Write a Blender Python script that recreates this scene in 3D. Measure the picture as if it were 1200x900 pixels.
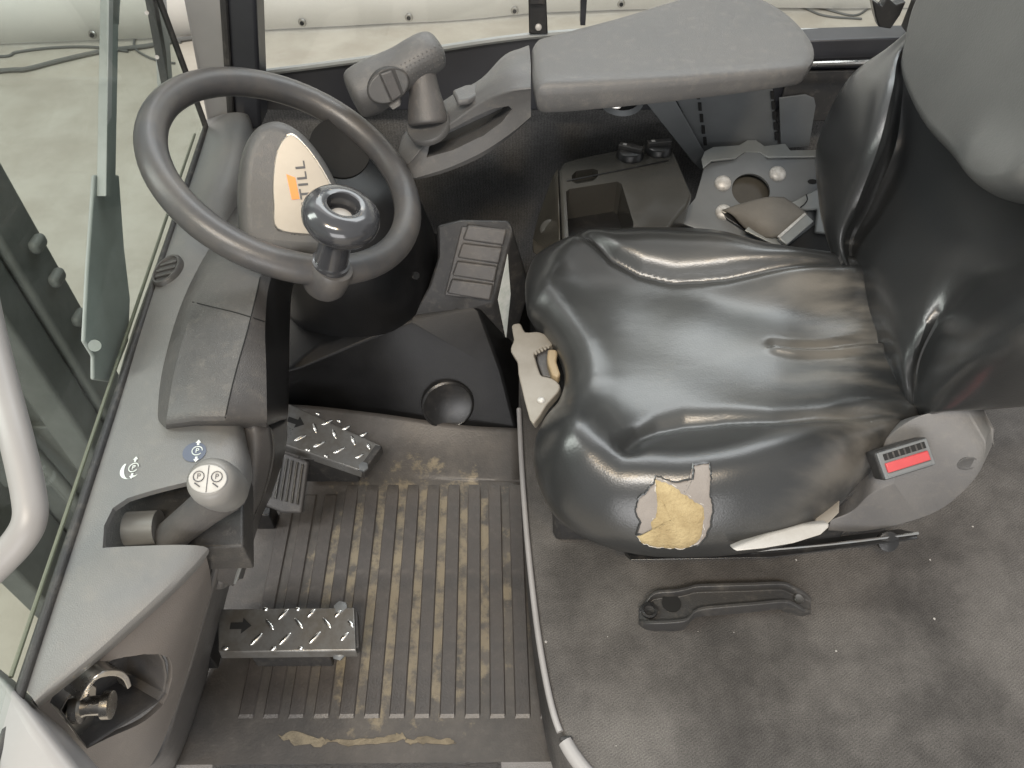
import bpy, bmesh, math, random
import numpy as np
from mathutils import Vector, Matrix
from mathutils.bvhtree import BVHTree

for o in list(bpy.data.objects):
    bpy.data.objects.remove(o, do_unlink=True)
scn = bpy.context.scene
COL = scn.collection
random.seed(4)

# ------------------------------------------------------------------ camera, world, lamps
ZC, PITCH, FPX = 1.19, math.radians(48), 901.0
cam_d = bpy.data.cameras.new('camera')
cam = bpy.data.objects.new('camera', cam_d)
COL.objects.link(cam)
cam.location = (0, 0, ZC)
cam.rotation_euler = (math.radians(90) - PITCH, 0, 0)
cam_d.sensor_width = 36.0
cam_d.lens = FPX / 1200 * 36
cam_d.clip_start = 0.02
cam_d.clip_end = 100
scn.camera = cam

w = bpy.data.worlds.new('World')
scn.world = w
w.use_nodes = True
w.node_tree.nodes['Background'].inputs[0].default_value = (0.97, 0.985, 1.0, 1)
w.node_tree.nodes['Background'].inputs[1].default_value = 0.58


def area(name, loc, target, sx, sy, power, col=(1, 0.97, 0.92)):
    d = bpy.data.lights.new(name, 'AREA')
    d.shape = 'RECTANGLE'
    d.size, d.size_y, d.energy, d.color = sx, sy, power, col
    o = bpy.data.objects.new(name, d)
    COL.objects.link(o)
    o.location = loc
    o.rotation_euler = (Vector(target) - Vector(loc)).to_track_quat('-Z', 'Y').to_euler()
    return o


area('ceiling_lamp_bank', (-0.4, -2.2, 4.2), (0, 0.8, 0.3), 2.2, 0.6, 140, (1, 0.98, 0.95))
area('ceiling_lamp_bank', (-3.4, 0.6, 3.3), (0.0, 0.8, 0.4), 1.0, 3.2, 150, (1, 0.98, 0.95))
area('ceiling_lamp_bank', (0.9, 3.6, 4.4), (0.2, 0.9, 0.3), 5.0, 1.6, 150, (0.95, 0.98, 1.0))
area('hall_door_light', (0.2, -4.6, 0.85), (0.2, 0.6, 0.45), 3.6, 2.2, 120, (1.0, 0.985, 0.98))
area('hall_lamp', (-1.5, 3.0, 4.6), (-1.0, 4.2, -0.6), 5.0, 1.5, 30, (1, 0.98, 0.95))
area('warm_lamp', (-0.7, -1.1, 3.4), (0.2, 0.7, 0.4), 0.35, 0.2, 22, (1, 0.72, 0.38))
area('warm_lamp', (0.5, -1.5, 3.4), (0.2, 0.7, 0.4), 0.35, 0.2, 22, (1, 0.72, 0.38))

scn.view_settings.view_transform = 'Standard'
scn.view_settings.look = 'None'
scn.view_settings.exposure = 0.15
scn.view_settings.gamma = 1.0
scn.view_settings.use_curve_mapping = False
scn.render.engine = 'CYCLES'
scn.cycles.max_bounces = 8
scn.cycles.transparent_max_bounces = 12
scn.render.resolution_x, scn.render.resolution_y = 1024, 768

# ------------------------------------------------------------------ measuring helpers (photo 1200 x 900)
_f = Vector((0, math.cos(PITCH), -math.sin(PITCH)))
_u = Vector((0, math.sin(PITCH), math.cos(PITCH)))
_r = Vector((1, 0, 0))
_c = Vector((0, 0, ZC))


def ray(u, v):
    return _f + _r * ((u - 600) / FPX) - _u * ((v - 450) / FPX)


def P(u, v, z):
    d = ray(u, v)
    return _c + d * ((z - ZC) / d.z)


def PY(u, v, y):
    d = ray(u, v)
    return _c + d * (y / d.y)


def PX(u, v, x):
    d = ray(u, v)
    return _c + d * (x / d.x)


def PD(u, v, t):
    return _c + ray(u, v) * t


def PP(u, v, o, n):
    d = ray(u, v)
    return _c + d * ((Vector(o) - _c).dot(n) / d.dot(n))


# ------------------------------------------------------------------ materials
def mat(name, col, rough=0.5, metal=0.0, grain=0.0, gscale=400, var=0.0, vscale=6, col2=None, detail=6,
        coat=0.0, spec=0.5, alpha=None, rvar=0.0, bump2=0.0, b2scale=20):
    m = bpy.data.materials.new(name)
    m.use_nodes = True
    nt = m.node_tree
    b = nt.nodes['Principled BSDF']
    b.inputs['Roughness'].default_value = rough
    b.inputs['Metallic'].default_value = metal
    b.inputs['Specular IOR Level'].default_value = spec
    b.inputs['Coat Weight'].default_value = coat
    b.inputs['Base Color'].default_value = (*col, 1)
    tc = nt.nodes.new('ShaderNodeTexCoord')
    if var > 0 or col2:
        n = nt.nodes.new('ShaderNodeTexNoise')
        n.inputs['Scale'].default_value = vscale
        n.inputs['Detail'].default_value = detail
        n.inputs['Roughness'].default_value = 0.65
        nt.links.new(tc.outputs['Object'], n.inputs['Vector'])
        r = nt.nodes.new('ShaderNodeValToRGB')
        r.color_ramp.interpolation = 'EASE'
        r.color_ramp.elements[0].position = 0.30
        r.color_ramp.elements[1].position = 0.72
        c2 = col2 or tuple(min(1, c * (1 + var)) for c in col)
        c1 = tuple(c * (1 - var) for c in col) if not col2 else col
        r.color_ramp.elements[0].color = (*c1, 1)
        r.color_ramp.elements[1].color = (*c2, 1)
        nt.links.new(n.outputs['Fac'], r.inputs['Fac'])
        nt.links.new(r.outputs['Color'], b.inputs['Base Color'])
        if rvar > 0:
            mr = nt.nodes.new('ShaderNodeMapRange')
            mr.interpolation_type = 'SMOOTHSTEP'
            mr.inputs['From Min'].default_value = 0.25
            mr.inputs['From Max'].default_value = 0.75
            mr.inputs['To Min'].default_value = rough - rvar
            mr.inputs['To Max'].default_value = rough + rvar
            nt.links.new(n.outputs['Fac'], mr.inputs['Value'])
            nt.links.new(mr.outputs['Result'], b.inputs['Roughness'])
    last = None
    if bump2 > 0:
        n3 = nt.nodes.new('ShaderNodeTexNoise')
        n3.inputs['Scale'].default_value = b2scale
        n3.inputs['Detail'].default_value = 4
        nt.links.new(tc.outputs['Object'], n3.inputs['Vector'])
        bp2 = nt.nodes.new('ShaderNodeBump')
        bp2.inputs['Strength'].default_value = bump2
        bp2.inputs['Distance'].default_value = 0.01
        nt.links.new(n3.outputs['Fac'], bp2.inputs['Height'])
        last = bp2
    if grain > 0:
        n2 = nt.nodes.new('ShaderNodeTexNoise')
        n2.inputs['Scale'].default_value = gscale
        n2.inputs['Detail'].default_value = 3
        nt.links.new(tc.outputs['Object'], n2.inputs['Vector'])
        bp = nt.nodes.new('ShaderNodeBump')
        bp.inputs['Strength'].default_value = grain
        bp.inputs['Distance'].default_value = 0.002
        nt.links.new(n2.outputs['Fac'], bp.inputs['Height'])
        if last:
            nt.links.new(last.outputs['Normal'], bp.inputs['Normal'])
        last = bp
    if last:
        nt.links.new(last.outputs['Normal'], b.inputs['Normal'])
    return m


def add_dust(m, amount=0.3, col=(0.26, 0.235, 0.20), scale=55, lo=0.52, hi=0.74, blob=None):
    """fine dust and scuffs mixed into a material's colour; blob = (x, y, radius) keeps it to a patch"""
    nt = m.node_tree
    b = nt.nodes['Principled BSDF']
    tc = nt.nodes.new('ShaderNodeTexCoord')
    n = nt.nodes.new('ShaderNodeTexNoise')
    n.inputs['Scale'].default_value = scale
    n.inputs['Detail'].default_value = 10
    n.inputs['Roughness'].default_value = 0.72
    nt.links.new(tc.outputs['Object'], n.inputs['Vector'])
    rp = nt.nodes.new('ShaderNodeMapRange')
    rp.inputs['From Min'].default_value = lo
    rp.inputs['From Max'].default_value = hi
    rp.inputs['To Max'].default_value = amount
    nt.links.new(n.outputs['Fac'], rp.inputs['Value'])
    fac = rp.outputs['Result']
    if blob:
        mp = nt.nodes.new('ShaderNodeMapping')
        mp.inputs['Location'].default_value = (-blob[0], -blob[1], 0)
        mp.inputs['Scale'].default_value = (1, 1, 0)
        nt.links.new(tc.outputs['Object'], mp.inputs['Vector'])
        ln = nt.nodes.new('ShaderNodeVectorMath')
        ln.operation = 'LENGTH'
        nt.links.new(mp.outputs['Vector'], ln.inputs[0])
        mr = nt.nodes.new('ShaderNodeMapRange')
        mr.interpolation_type = 'SMOOTHSTEP'
        mr.inputs['From Min'].default_value = blob[2]
        mr.inputs['From Max'].default_value = 0.0
        nt.links.new(ln.outputs['Value'], mr.inputs['Value'])
        mu = nt.nodes.new('ShaderNodeMath')
        mu.operation = 'MULTIPLY'
        nt.links.new(fac, mu.inputs[0])
        nt.links.new(mr.outputs['Result'], mu.inputs[1])
        fac = mu.outputs[0]
    mx = nt.nodes.new('ShaderNodeMixRGB')
    mx.inputs['Color2'].default_value = (*col, 1)
    nt.links.new(fac, mx.inputs['Fac'])
    if b.inputs['Base Color'].links:
        nt.links.new(b.inputs['Base Color'].links[0].from_socket, mx.inputs['Color1'])
    else:
        mx.inputs['Color1'].default_value = b.inputs['Base Color'].default_value
    nt.links.new(mx.outputs['Color'], b.inputs['Base Color'])


M = {}
M['grey'] = mat('grey_plastic', (0.142, 0.142, 0.141), 0.40, grain=0.25, gscale=900, col2=(0.168, 0.165, 0.16), vscale=7, rvar=0.06)
M['grey_d'] = mat('dark_grey_plastic', (0.058, 0.056, 0.056), 0.42, grain=0.3, gscale=800, col2=(0.080, 0.075, 0.072), vscale=9, rvar=0.09)
M['grey_m'] = mat('mid_grey_plastic', (0.074, 0.074, 0.075), 0.42, grain=0.3, gscale=800, col2=(0.092, 0.090, 0.088), vscale=8, rvar=0.08)
M['grey_w'] = mat('warm_grey_plastic', (0.15, 0.135, 0.125), 0.5, grain=0.25, gscale=900, var=0.1, vscale=6)
M['rim'] = mat('wheel_rubber', (0.055, 0.055, 0.058), 0.36, grain=0.12, gscale=700, col2=(0.085, 0.078, 0.072), vscale=14, rvar=0.05)
M['black'] = mat('black_plastic', (0.015, 0.015, 0.0155), 0.28, grain=0.15, gscale=600, var=0.3, vscale=10)
M['cowl'] = mat('cowl_plastic', (0.010, 0.010, 0.0105), 0.38, spec=0.22, grain=0.15, gscale=600, var=0.3, vscale=10)
M['edge'] = mat('glass_edge', (0.17, 0.165, 0.125), 0.4, var=0.1, vscale=12)
M['cap'] = mat('printed_cap', (0.36, 0.36, 0.35), 0.35, var=0.10, vscale=60)
M['blackm'] = mat('matt_black_plastic', (0.024, 0.024, 0.025), 0.5, grain=0.3, gscale=600, col2=(0.036, 0.034, 0.032), vscale=12)
M['navy'] = mat('black_painted_steel', (0.022, 0.023, 0.028), 0.4, var=0.15, vscale=6)
M['pillar'] = mat('pale_grey_paint', (0.225, 0.22, 0.217), 0.42, var=0.06, vscale=5)
M['lightgrey'] = mat('light_grey_paint', (0.28, 0.272, 0.27), 0.42, var=0.08, vscale=8)
M['chrome'] = mat('worn_steel', (0.55, 0.55, 0.54), 0.28, 1.0, col2=(0.42, 0.40, 0.37), vscale=40, rvar=0.08)
M['zinc'] = mat('zinc_steel', (0.45, 0.44, 0.42), 0.38, 1.0, var=0.15, vscale=30)
M['tread'] = mat('tread_plate_steel', (0.22, 0.22, 0.215), 0.34, 0.6, col2=(0.12, 0.11, 0.095), vscale=22, rvar=0.08)
M['lug'] = mat('polished_tread_steel', (0.72, 0.71, 0.68), 0.24, 1.0)
M['bracket'] = mat('grey_steel_bracket', (0.125, 0.133, 0.138), 0.38, 0.1, var=0.08, vscale=12)
M['bracketl'] = mat('grey_steel_edge', (0.24, 0.25, 0.245), 0.36, 0.3, var=0.08, vscale=12)
M['bolt'] = mat('dull_white_bolt', (0.55, 0.54, 0.52), 0.45, 0.2, col2=(0.33, 0.32, 0.3), vscale=120)
M['knob'] = mat('polished_grey_knob', (0.036, 0.037, 0.041), 0.18, var=0.1, vscale=20, coat=0.5)
M['brakeknob'] = mat('pale_grey_knob', (0.175, 0.172, 0.165), 0.40, var=0.08, vscale=20)
M['beige'] = mat('beige_plastic', (0.20, 0.18, 0.15), 0.5, col2=(0.25, 0.23, 0.20), vscale=18)
M['white'] = mat('white_plastic', (0.42, 0.41, 0.395), 0.42, col2=(0.33, 0.315, 0.29), vscale=14)
M['tan'] = mat('tan_rubber', (0.30, 0.23, 0.14), 0.5)
M['silver'] = mat('silver_emblem', (0.29, 0.272, 0.243), 0.36, 0.4, var=0.04, vscale=30)
M['orange'] = mat('orange_print', (0.78, 0.25, 0.05), 0.4)
M['ink'] = mat('dark_print', (0.06, 0.06, 0.065), 0.5)
M['hole'] = mat('black_void', (0.004, 0.004, 0.004), 0.8)
M['red'] = mat('red_button', (0.40, 0.05, 0.055), 0.35, var=0.06, vscale=40)
M['foam'] = mat('yellow_foam', (0.255, 0.195, 0.105), 0.9, grain=1.0, gscale=260, col2=(0.36, 0.29, 0.165), vscale=34, spec=0.2)
M['backing'] = mat('grey_backing_cloth', (0.21, 0.19, 0.175), 0.8, grain=0.4, gscale=900, var=0.08, vscale=30)
M['fray'] = mat('frayed_white_edge', (0.42, 0.40, 0.37), 0.9)
M['web'] = mat('belt_webbing', (0.135, 0.125, 0.11), 0.7, grain=0.6, gscale=1200, var=0.12, vscale=14)
M['rubber'] = mat('tyre_rubber', (0.075, 0.08, 0.077), 0.6, col2=(0.12, 0.125, 0.12), vscale=5, bump2=0.6, b2scale=9)
M['tarp'] = mat('white_tarp', (0.80, 0.79, 0.76), 0.5, var=0.03, vscale=3, bump2=0.05, b2scale=3)
M['cable'] = mat('grey_cable', (0.10, 0.10, 0.095), 0.5)
M['wiper'] = mat('wiper_grey', (0.32, 0.325, 0.32), 0.5, var=0.1, vscale=14)
M['sticker_w'] = mat('white_sticker', (0.72, 0.74, 0.72), 0.4, col2=(0.55, 0.6, 0.56), vscale=60)
M['blue'] = mat('blue_print', (0.095, 0.11, 0.15), 0.45)
M['hip'] = mat('side_cover_plastic', (0.115, 0.114, 0.115), 0.42, grain=0.3, gscale=800, col2=(0.135, 0.131, 0.127), vscale=8, rvar=0.08)
M['handle'] = mat('handle_plastic', (0.034, 0.034, 0.035), 0.42, grain=0.3, gscale=600, col2=(0.046, 0.044, 0.042), vscale=12)
for k_ in ('grey', 'grey_d', 'grey_m', 'hip', 'grey_w', 'blackm', 'handle'):
    add_dust(M[k_], 0.22)
add_dust(M['black'], 0.10)
add_dust(M['rim'], 0.16, (0.16, 0.14, 0.12), 34)
M['smoke'] = mat('smoked_clear_plastic', (0.06, 0.055, 0.045), 0.22, var=0.25, vscale=8)
M['tray'] = mat('olive_grey_plastic', (0.050, 0.048, 0.043), 0.2, grain=0.15, gscale=800, var=0.1, vscale=8)


def mat_leather():
    m = mat('black_leather', (0.0225, 0.0235, 0.024), 0.28, grain=0.10, gscale=420, 
            bump2=0.03, b2scale=26, coat=0.15, spec=0.65)
    nt = m.node_tree
    b = nt.nodes['Principled BSDF']
    b.inputs['Coat Roughness'].default_value = 0.35
    return m


M['leather'] = mat_leather()


def dusty_leather():
    """the cushion: dust rubbed into the rear edge, pale wear and painted-in sheen in the middle"""
    m = mat_leather()
    m.name = 'worn_seat_leather'
    nt = m.node_tree
    b = nt.nodes['Principled BSDF']
    tc = nt.nodes.new('ShaderNodeTexCoord')
    sx = nt.nodes.new('ShaderNodeSeparateXYZ')
    nt.links.new(tc.outputs['Object'], sx.inputs[0])
    n = nt.nodes.new('ShaderNodeTexNoise')
    n.inputs['Scale'].default_value = 9
    n.inputs['Detail'].default_value = 7
    mp = nt.nodes.new('ShaderNodeMapping')
    mp.inputs['Scale'].default_value = (0.6, 2.0, 1)
    nt.links.new(tc.outputs['Object'], mp.inputs['Vector'])
    nt.links.new(mp.outputs['Vector'], n.inputs['Vector'])
    mr = nt.nodes.new('ShaderNodeMapRange')
    mr.interpolation_type = 'SMOOTHSTEP'
    mr.inputs['From Min'].default_value = 0.22
    mr.inputs['From Max'].default_value = 0.50
    nt.links.new(sx.outputs['X'], mr.inputs['Value'])
    mu = nt.nodes.new('ShaderNodeMath')
    mu.operation = 'MULTIPLY'
    nt.links.new(mr.outputs['Result'], mu.inputs[0])
    rp = nt.nodes.new('ShaderNodeValToRGB')
    rp.color_ramp.interpolation = 'EASE'
    rp.color_ramp.elements[0].position = 0.40
    rp.color_ramp.elements[1].position = 0.68
    nt.links.new(n.outputs['Fac'], rp.inputs['Fac'])
    nt.links.new(rp.outputs['Color'], mu.inputs[1])
    mx = nt.nodes.new('ShaderNodeMixRGB')
    mx.inputs['Color2'].default_value = (0.125, 0.115, 0.10, 1)
    nt.links.new(mu.outputs[0], mx.inputs['Fac'])
    mx.inputs['Color1'].default_value = b.inputs['Base Color'].default_value
    nt.links.new(mx.outputs['Color'], b.inputs['Base Color'])
    # grey wear where the driver sits, with the leather's sheen put into the colour
    ctr_ = nt.nodes.new('ShaderNodeVectorMath')
    ctr_.operation = 'DISTANCE'
    ctr_.inputs[1].default_value = (0.24, 0.78, 0.42)
    nt.links.new(tc.outputs['Object'], ctr_.inputs[0])
    wr = nt.nodes.new('ShaderNodeMapRange')
    wr.interpolation_type = 'SMOOTHSTEP'
    wr.inputs['From Min'].default_value = 0.27
    wr.inputs['From Max'].default_value = 0.02
    nt.links.new(ctr_.outputs['Value'], wr.inputs['Value'])
    nw = nt.nodes.new('ShaderNodeTexNoise')
    nw.inputs['Scale'].default_value = 11
    nw.inputs['Detail'].default_value = 8
    nt.links.new(tc.outputs['Object'], nw.inputs['Vector'])
    wm = nt.nodes.new('ShaderNodeMath')
    wm.operation = 'MULTIPLY'
    nt.links.new(wr.outputs['Result'], wm.inputs[0])
    nt.links.new(nw.outputs['Fac'], wm.inputs[1])
    mw = nt.nodes.new('ShaderNodeMixRGB')
    mw.inputs['Color2'].default_value = (0.108, 0.112, 0.110, 1)
    nt.links.new(wm.outputs[0], mw.inputs['Fac'])
    nt.links.new(mx.outputs['Color'], mw.inputs['Color1'])
    nt.links.new(mw.outputs['Color'], b.inputs['Base Color'])
    # fine creases running across the cushion
    n2 = nt.nodes.new('ShaderNodeTexNoise')
    n2.inputs['Scale'].default_value = 30
    n2.inputs['Detail'].default_value = 5
    mp2 = nt.nodes.new('ShaderNodeMapping')
    mp2.inputs['Scale'].default_value = (0.6, 1.3, 1)
    mp2.inputs['Rotation'].default_value = (0, 0, 0.25)
    nt.links.new(tc.outputs['Object'], mp2.inputs['Vector'])
    nt.links.new(mp2.outputs['Vector'], n2.inputs['Vector'])
    bp = nt.nodes.new('ShaderNodeBump')
    bp.inputs['Strength'].default_value = 0.06
    bp.inputs['Distance'].default_value = 0.005
    nt.links.new(n2.outputs['Fac'], bp.inputs['Height'])
    prev = b.inputs['Normal'].links[0].from_socket
    nt.links.new(prev, bp.inputs['Normal'])
    nt.links.new(bp.outputs['Normal'], b.inputs['Normal'])
    return m


M['cushion'] = dusty_leather()
M['pad'] = mat('matt_pale_leather', (0.062, 0.065, 0.064), 0.42, grain=0.12, gscale=420, bump2=0.03, b2scale=26, col2=(0.078, 0.081, 0.079), vscale=6, rvar=0.04)  # upper pad: paler and duller than the backrest leather


def mat_carpet(name, c1, c2, sc=1.0):
    m = mat(name, c1, 0.95, col2=c2, vscale=5, spec=0.15)
    nt = m.node_tree
    b = nt.nodes['Principled BSDF']
    tc = nt.nodes.new('ShaderNodeTexCoord')
    n = nt.nodes.new('ShaderNodeTexNoise')
    n.inputs['Scale'].default_value = 620 * sc
    n.inputs['Detail'].default_value = 2
    nt.links.new(tc.outputs['Object'], n.inputs['Vector'])
    wv = nt.nodes.new('ShaderNodeTexWave')
    wv.inputs['Scale'].default_value = 95
    wv.inputs['Distortion'].default_value = 1.6
    wv.inputs['Detail'].default_value = 2
    mp = nt.nodes.new('ShaderNodeMapping')
    mp.inputs['Rotation'].default_value = (0, 0, math.radians(58))
    nt.links.new(tc.outputs['Object'], mp.inputs['Vector'])
    nt.links.new(mp.outputs['Vector'], wv.inputs['Vector'])
    ad = nt.nodes.new('ShaderNodeMath')
    ad.operation = 'MULTIPLY_ADD'
    ad.inputs[1].default_value = 0.10
    nt.links.new(wv.outputs['Fac'], ad.inputs[0])
    nt.links.new(n.outputs['Fac'], ad.inputs[2])
    bp = nt.nodes.new('ShaderNodeBump')
    bp.inputs['Strength'].default_value = 0.6
    bp.inputs['Distance'].default_value = 0.002
    nt.links.new(ad.outputs[0], bp.inputs['Height'])
    nt.links.new(bp.outputs['Normal'], b.inputs['Normal'])
    # speckled pile
    src = b.inputs['Base Color'].links[0].from_socket
    mx = nt.nodes.new('ShaderNodeMixRGB')
    mx.blend_type = 'MULTIPLY'
    mx.inputs['Fac'].default_value = 0.75
    r2 = nt.nodes.new('ShaderNodeValToRGB')
    r2.color_ramp.elements[0].position = 0.3
    r2.color_ramp.elements[1].position = 0.75
    r2.color_ramp.elements[0].color = (0.45, 0.45, 0.45, 1)
    r2.color_ramp.elements[1].color = (1.4, 1.38, 1.36, 1)
    nt.links.new(ad.outputs[0], r2.inputs['Fac'])
    nt.links.new(src, mx.inputs['Color1'])
    nt.links.new(r2.outputs['Color'], mx.inputs['Color2'])
    nt.links.new(mx.outputs['Color'], b.inputs['Base Color'])
    return m


M['stain'] = mat('dark_stain', (0.045, 0.041, 0.038), 0.9, grain=0.6, gscale=500, var=0.2, vscale=40)
M['carpet'] = mat_carpet('grey_carpet', (0.050, 0.048, 0.047), (0.132, 0.126, 0.121))
M['felt'] = mat_carpet('black_felt', (0.085, 0.085, 0.085), (0.15, 0.148, 0.146), 0.7)


def mat_concrete():
    m = mat('concrete', (0.34, 0.305, 0.255), 0.5, col2=(0.43, 0.40, 0.345), vscale=3.5, detail=9)
    return m


M['concrete'] = mat_concrete()


def mat_mat():
    """rubber floor mat with sandy dirt trodden into the grooves"""
    m = mat('rubber_floor_mat', (0.050, 0.047, 0.045), 0.46, grain=0.3, gscale=300, col2=(0.088, 0.080, 0.074), vscale=7)
    nt = m.node_tree
    b = nt.nodes['Principled BSDF']
    tc = nt.nodes.new('ShaderNodeTexCoord')
    # broken, flaky dirt
    n = nt.nodes.new('ShaderNodeTexNoise')
    n.inputs['Scale'].default_value = 26
    n.inputs['Detail'].default_value = 8
    n.inputs['Roughness'].default_value = 0.7
    nt.links.new(tc.outputs['Object'], n.inputs['Vector'])
    # where feet leave dirt: a blob on the middle of the mat
    sx = nt.nodes.new('ShaderNodeSeparateXYZ')
    nt.links.new(tc.outputs['Object'], sx.inputs[0])

    def bump(sock, c, wdt):
        a = nt.nodes.new('ShaderNodeMath'); a.operation = 'SUBTRACT'; a.inputs[1].default_value = c
        nt.links.new(sock, a.inputs[0])
        d = nt.nodes.new('ShaderNodeMath'); d.operation = 'DIVIDE'; d.inputs[1].default_value = wdt
        nt.links.new(a.outputs[0], d.inputs[0])
        e = nt.nodes.new('ShaderNodeMath'); e.operation = 'MULTIPLY'
        nt.links.new(d.outputs[0], e.inputs[0]); nt.links.new(d.outputs[0], e.inputs[1])
        return e.outputs[0]
    s1 = bump(sx.outputs['X'], -0.17, 0.19)
    s2 = bump(sx.outputs['Y'], 0.62, 0.24)
    s = nt.nodes.new('ShaderNodeMath'); s.operation = 'ADD'
    nt.links.new(s1, s.inputs[0]); nt.links.new(s2, s.inputs[1])
    s4 = nt.nodes.new('ShaderNodeMath'); s4.operation = 'MULTIPLY'
    nt.links.new(s.outputs[0], s4.inputs[0]); nt.links.new(s.outputs[0], s4.inputs[1])
    k = nt.nodes.new('ShaderNodeMath'); k.operation = 'MULTIPLY_ADD'
    k.inputs[1].default_value = -0.12
    nt.links.new(s4.outputs[0], k.inputs[0]); nt.links.new(n.outputs['Fac'], k.inputs[2])
    r = nt.nodes.new('ShaderNodeValToRGB')
    r.color_ramp.elements[0].position = 0.41
    r.color_ramp.elements[1].position = 0.53
    nt.links.new(k.outputs[0], r.inputs['Fac'])
    src = b.inputs['Base Color'].links[0].from_socket
    mx = nt.nodes.new('ShaderNodeMixRGB')
    dirt = nt.nodes.new('ShaderNodeValToRGB')
    dirt.color_ramp.elements[0].color = (0.13, 0.108, 0.075, 1)
    dirt.color_ramp.elements[1].color = (0.23, 0.195, 0.135, 1)
    nt.links.new(n.outputs['Fac'], dirt.inputs['Fac'])
    nt.links.new(r.outputs['Color'], mx.inputs['Fac'])
    nt.links.new(src, mx.inputs['Color1'])
    nt.links.new(dirt.outputs['Color'], mx.inputs['Color2'])
    nt.links.new(mx.outputs['Color'], b.inputs['Base Color'])
    return m


M['mat'] = mat_mat()
M['rib'] = mat('rubber_mat_rib', (0.050, 0.046, 0.044), 0.42, grain=0.3, gscale=300, col2=(0.085, 0.076, 0.070), vscale=9, rvar=0.08)
for k_ in ('mat', 'rib'):
    add_dust(M[k_], 0.55, (0.20, 0.175, 0.13), 14, 0.34, 0.75, (-.16, .62, .34))
    add_dust(M[k_], 0.18, (0.20, 0.185, 0.16), 60)
M['dirt'] = mat('dried_dirt', (0.13, 0.11, 0.08), 0.9, grain=0.8, gscale=250, col2=(0.23, 0.195, 0.135), vscale=35)


def mat_glass(name, tint, refl=0.06):
    m = bpy.data.materials.new(name)
    m.use_nodes = True
    nt = m.node_tree
    nt.nodes.remove(nt.nodes['Principled BSDF'])
    out = nt.nodes['Material Output']
    t = nt.nodes.new('ShaderNodeBsdfTransparent')
    t.inputs[0].default_value = (*tint, 1)
    g = nt.nodes.new('ShaderNodeBsdfGlossy')
    g.inputs['Roughness'].default_value = 0.03
    lw = nt.nodes.new('ShaderNodeLayerWeight')
    lw.inputs['Blend'].default_value = 0.5
    pw = nt.nodes.new('ShaderNodeMath')
    pw.operation = 'POWER'
    pw.inputs[1].default_value = 4.0
    nt.links.new(lw.outputs['Facing'], pw.inputs[0])
    fr = nt.nodes.new('ShaderNodeMath')
    fr.operation = 'MULTIPLY_ADD'
    fr.inputs[1].default_value = 0.35
    fr.inputs[2].default_value = refl * 0.4
    nt.links.new(pw.outputs[0], fr.inputs[0])
    mx = nt.nodes.new('ShaderNodeMixShader')
    nt.links.new(fr.outputs[0], mx.inputs[0])
    nt.links.new(t.outputs[0], mx.inputs[1])
    nt.links.new(g.outputs[0], mx.inputs[2])
    nt.links.new(mx.outputs[0], out.inputs[0])
    return m


M['glass'] = mat_glass('greenish_glass', (0.86, 0.90, 0.88))
M['clear'] = mat_glass('clear_glass', (0.95, 0.965, 0.96))


# ------------------------------------------------------------------ object helpers
ROOT = {}


def tag(o, label, cat, group=None):
    o['label'] = label
    o['category'] = cat
    if group:
        o['group'] = group
    return o


def thing(name, label, cat, loc, group=None):
    o = bpy.data.objects.new(name, None)
    COL.objects.link(o)
    o.location = loc
    o.empty_display_size = 0.02
    ROOT[o] = Vector(loc)
    return tag(o, label, cat, group)


def attach(o, parent):
    if parent is not None:
        o.parent = parent
        if parent in ROOT:
            o.matrix_parent_inverse = Matrix.Translation(-ROOT[parent])


def link(name, me, m, parent=None):
    o = bpy.data.objects.new(name, me)
    COL.objects.link(o)
    if m and not me.materials:
        me.materials.append(m)
    attach(o, parent)
    return o


def struct(o):
    o['kind'] = 'structure'
    return o


def shade(me, angle=40):
    for p in me.polygons:
        p.use_smooth = True
    try:
        me.set_sharp_from_angle(angle=math.radians(angle))
    except Exception:
        pass


def mk(name, verts, faces, m, parent=None, smooth=True, bevel=0, seg=3, solid=0, subs=0, recalc=True, angle=40, offset=-1):
    me = bpy.data.meshes.new(name)
    me.from_pydata([tuple(v) for v in verts], [], faces)
    bm = bmesh.new()
    bm.from_mesh(me)
    bmesh.ops.remove_doubles(bm, verts=bm.verts, dist=1e-6)
    if recalc:
        bmesh.ops.recalc_face_normals(bm, faces=bm.faces)
    bm.to_mesh(me)
    bm.free()
    if smooth:
        shade(me, angle)
    o = link(name, me, m, parent)
    if solid:
        s = o.modifiers.new('solid', 'SOLIDIFY')
        s.thickness = solid
        s.offset = offset
    if bevel:
        b = o.modifiers.new('bevel', 'BEVEL')
        b.width = bevel
        b.segments = seg
        b.limit_method = 'ANGLE'
        b.angle_limit = math.radians(32)
        b.harden_normals = False
    if subs:
        s = o.modifiers.new('sub', 'SUBSURF')
        s.levels = s.render_levels = subs
    return o


def catmull(pts, n, closed=False):
    """n samples per span through the points (numpy, any dimension)"""
    p = np.asarray([tuple(q) for q in pts], float)
    k = len(p)
    out = []
    spans = k if closed else k - 1
    for i in range(spans):
        if closed:
            a, b, c, d = p[(i - 1) % k], p[i], p[(i + 1) % k], p[(i + 2) % k]
        else:
            b, c = p[i], p[i + 1]
            a = p[i - 1] if i > 0 else 2 * b - c
            d = p[i + 2] if i + 2 < k else 2 * c - b
        for j in range(n):
            t = j / n
            out.append(0.5 * ((2 * b) + (-a + c) * t + (2 * a - 5 * b + 4 * c - d) * t * t + (-a + 3 * b - 3 * c + d) * t ** 3))
    if not closed:
        out.append(p[-1])
    return np.array(out)


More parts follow.
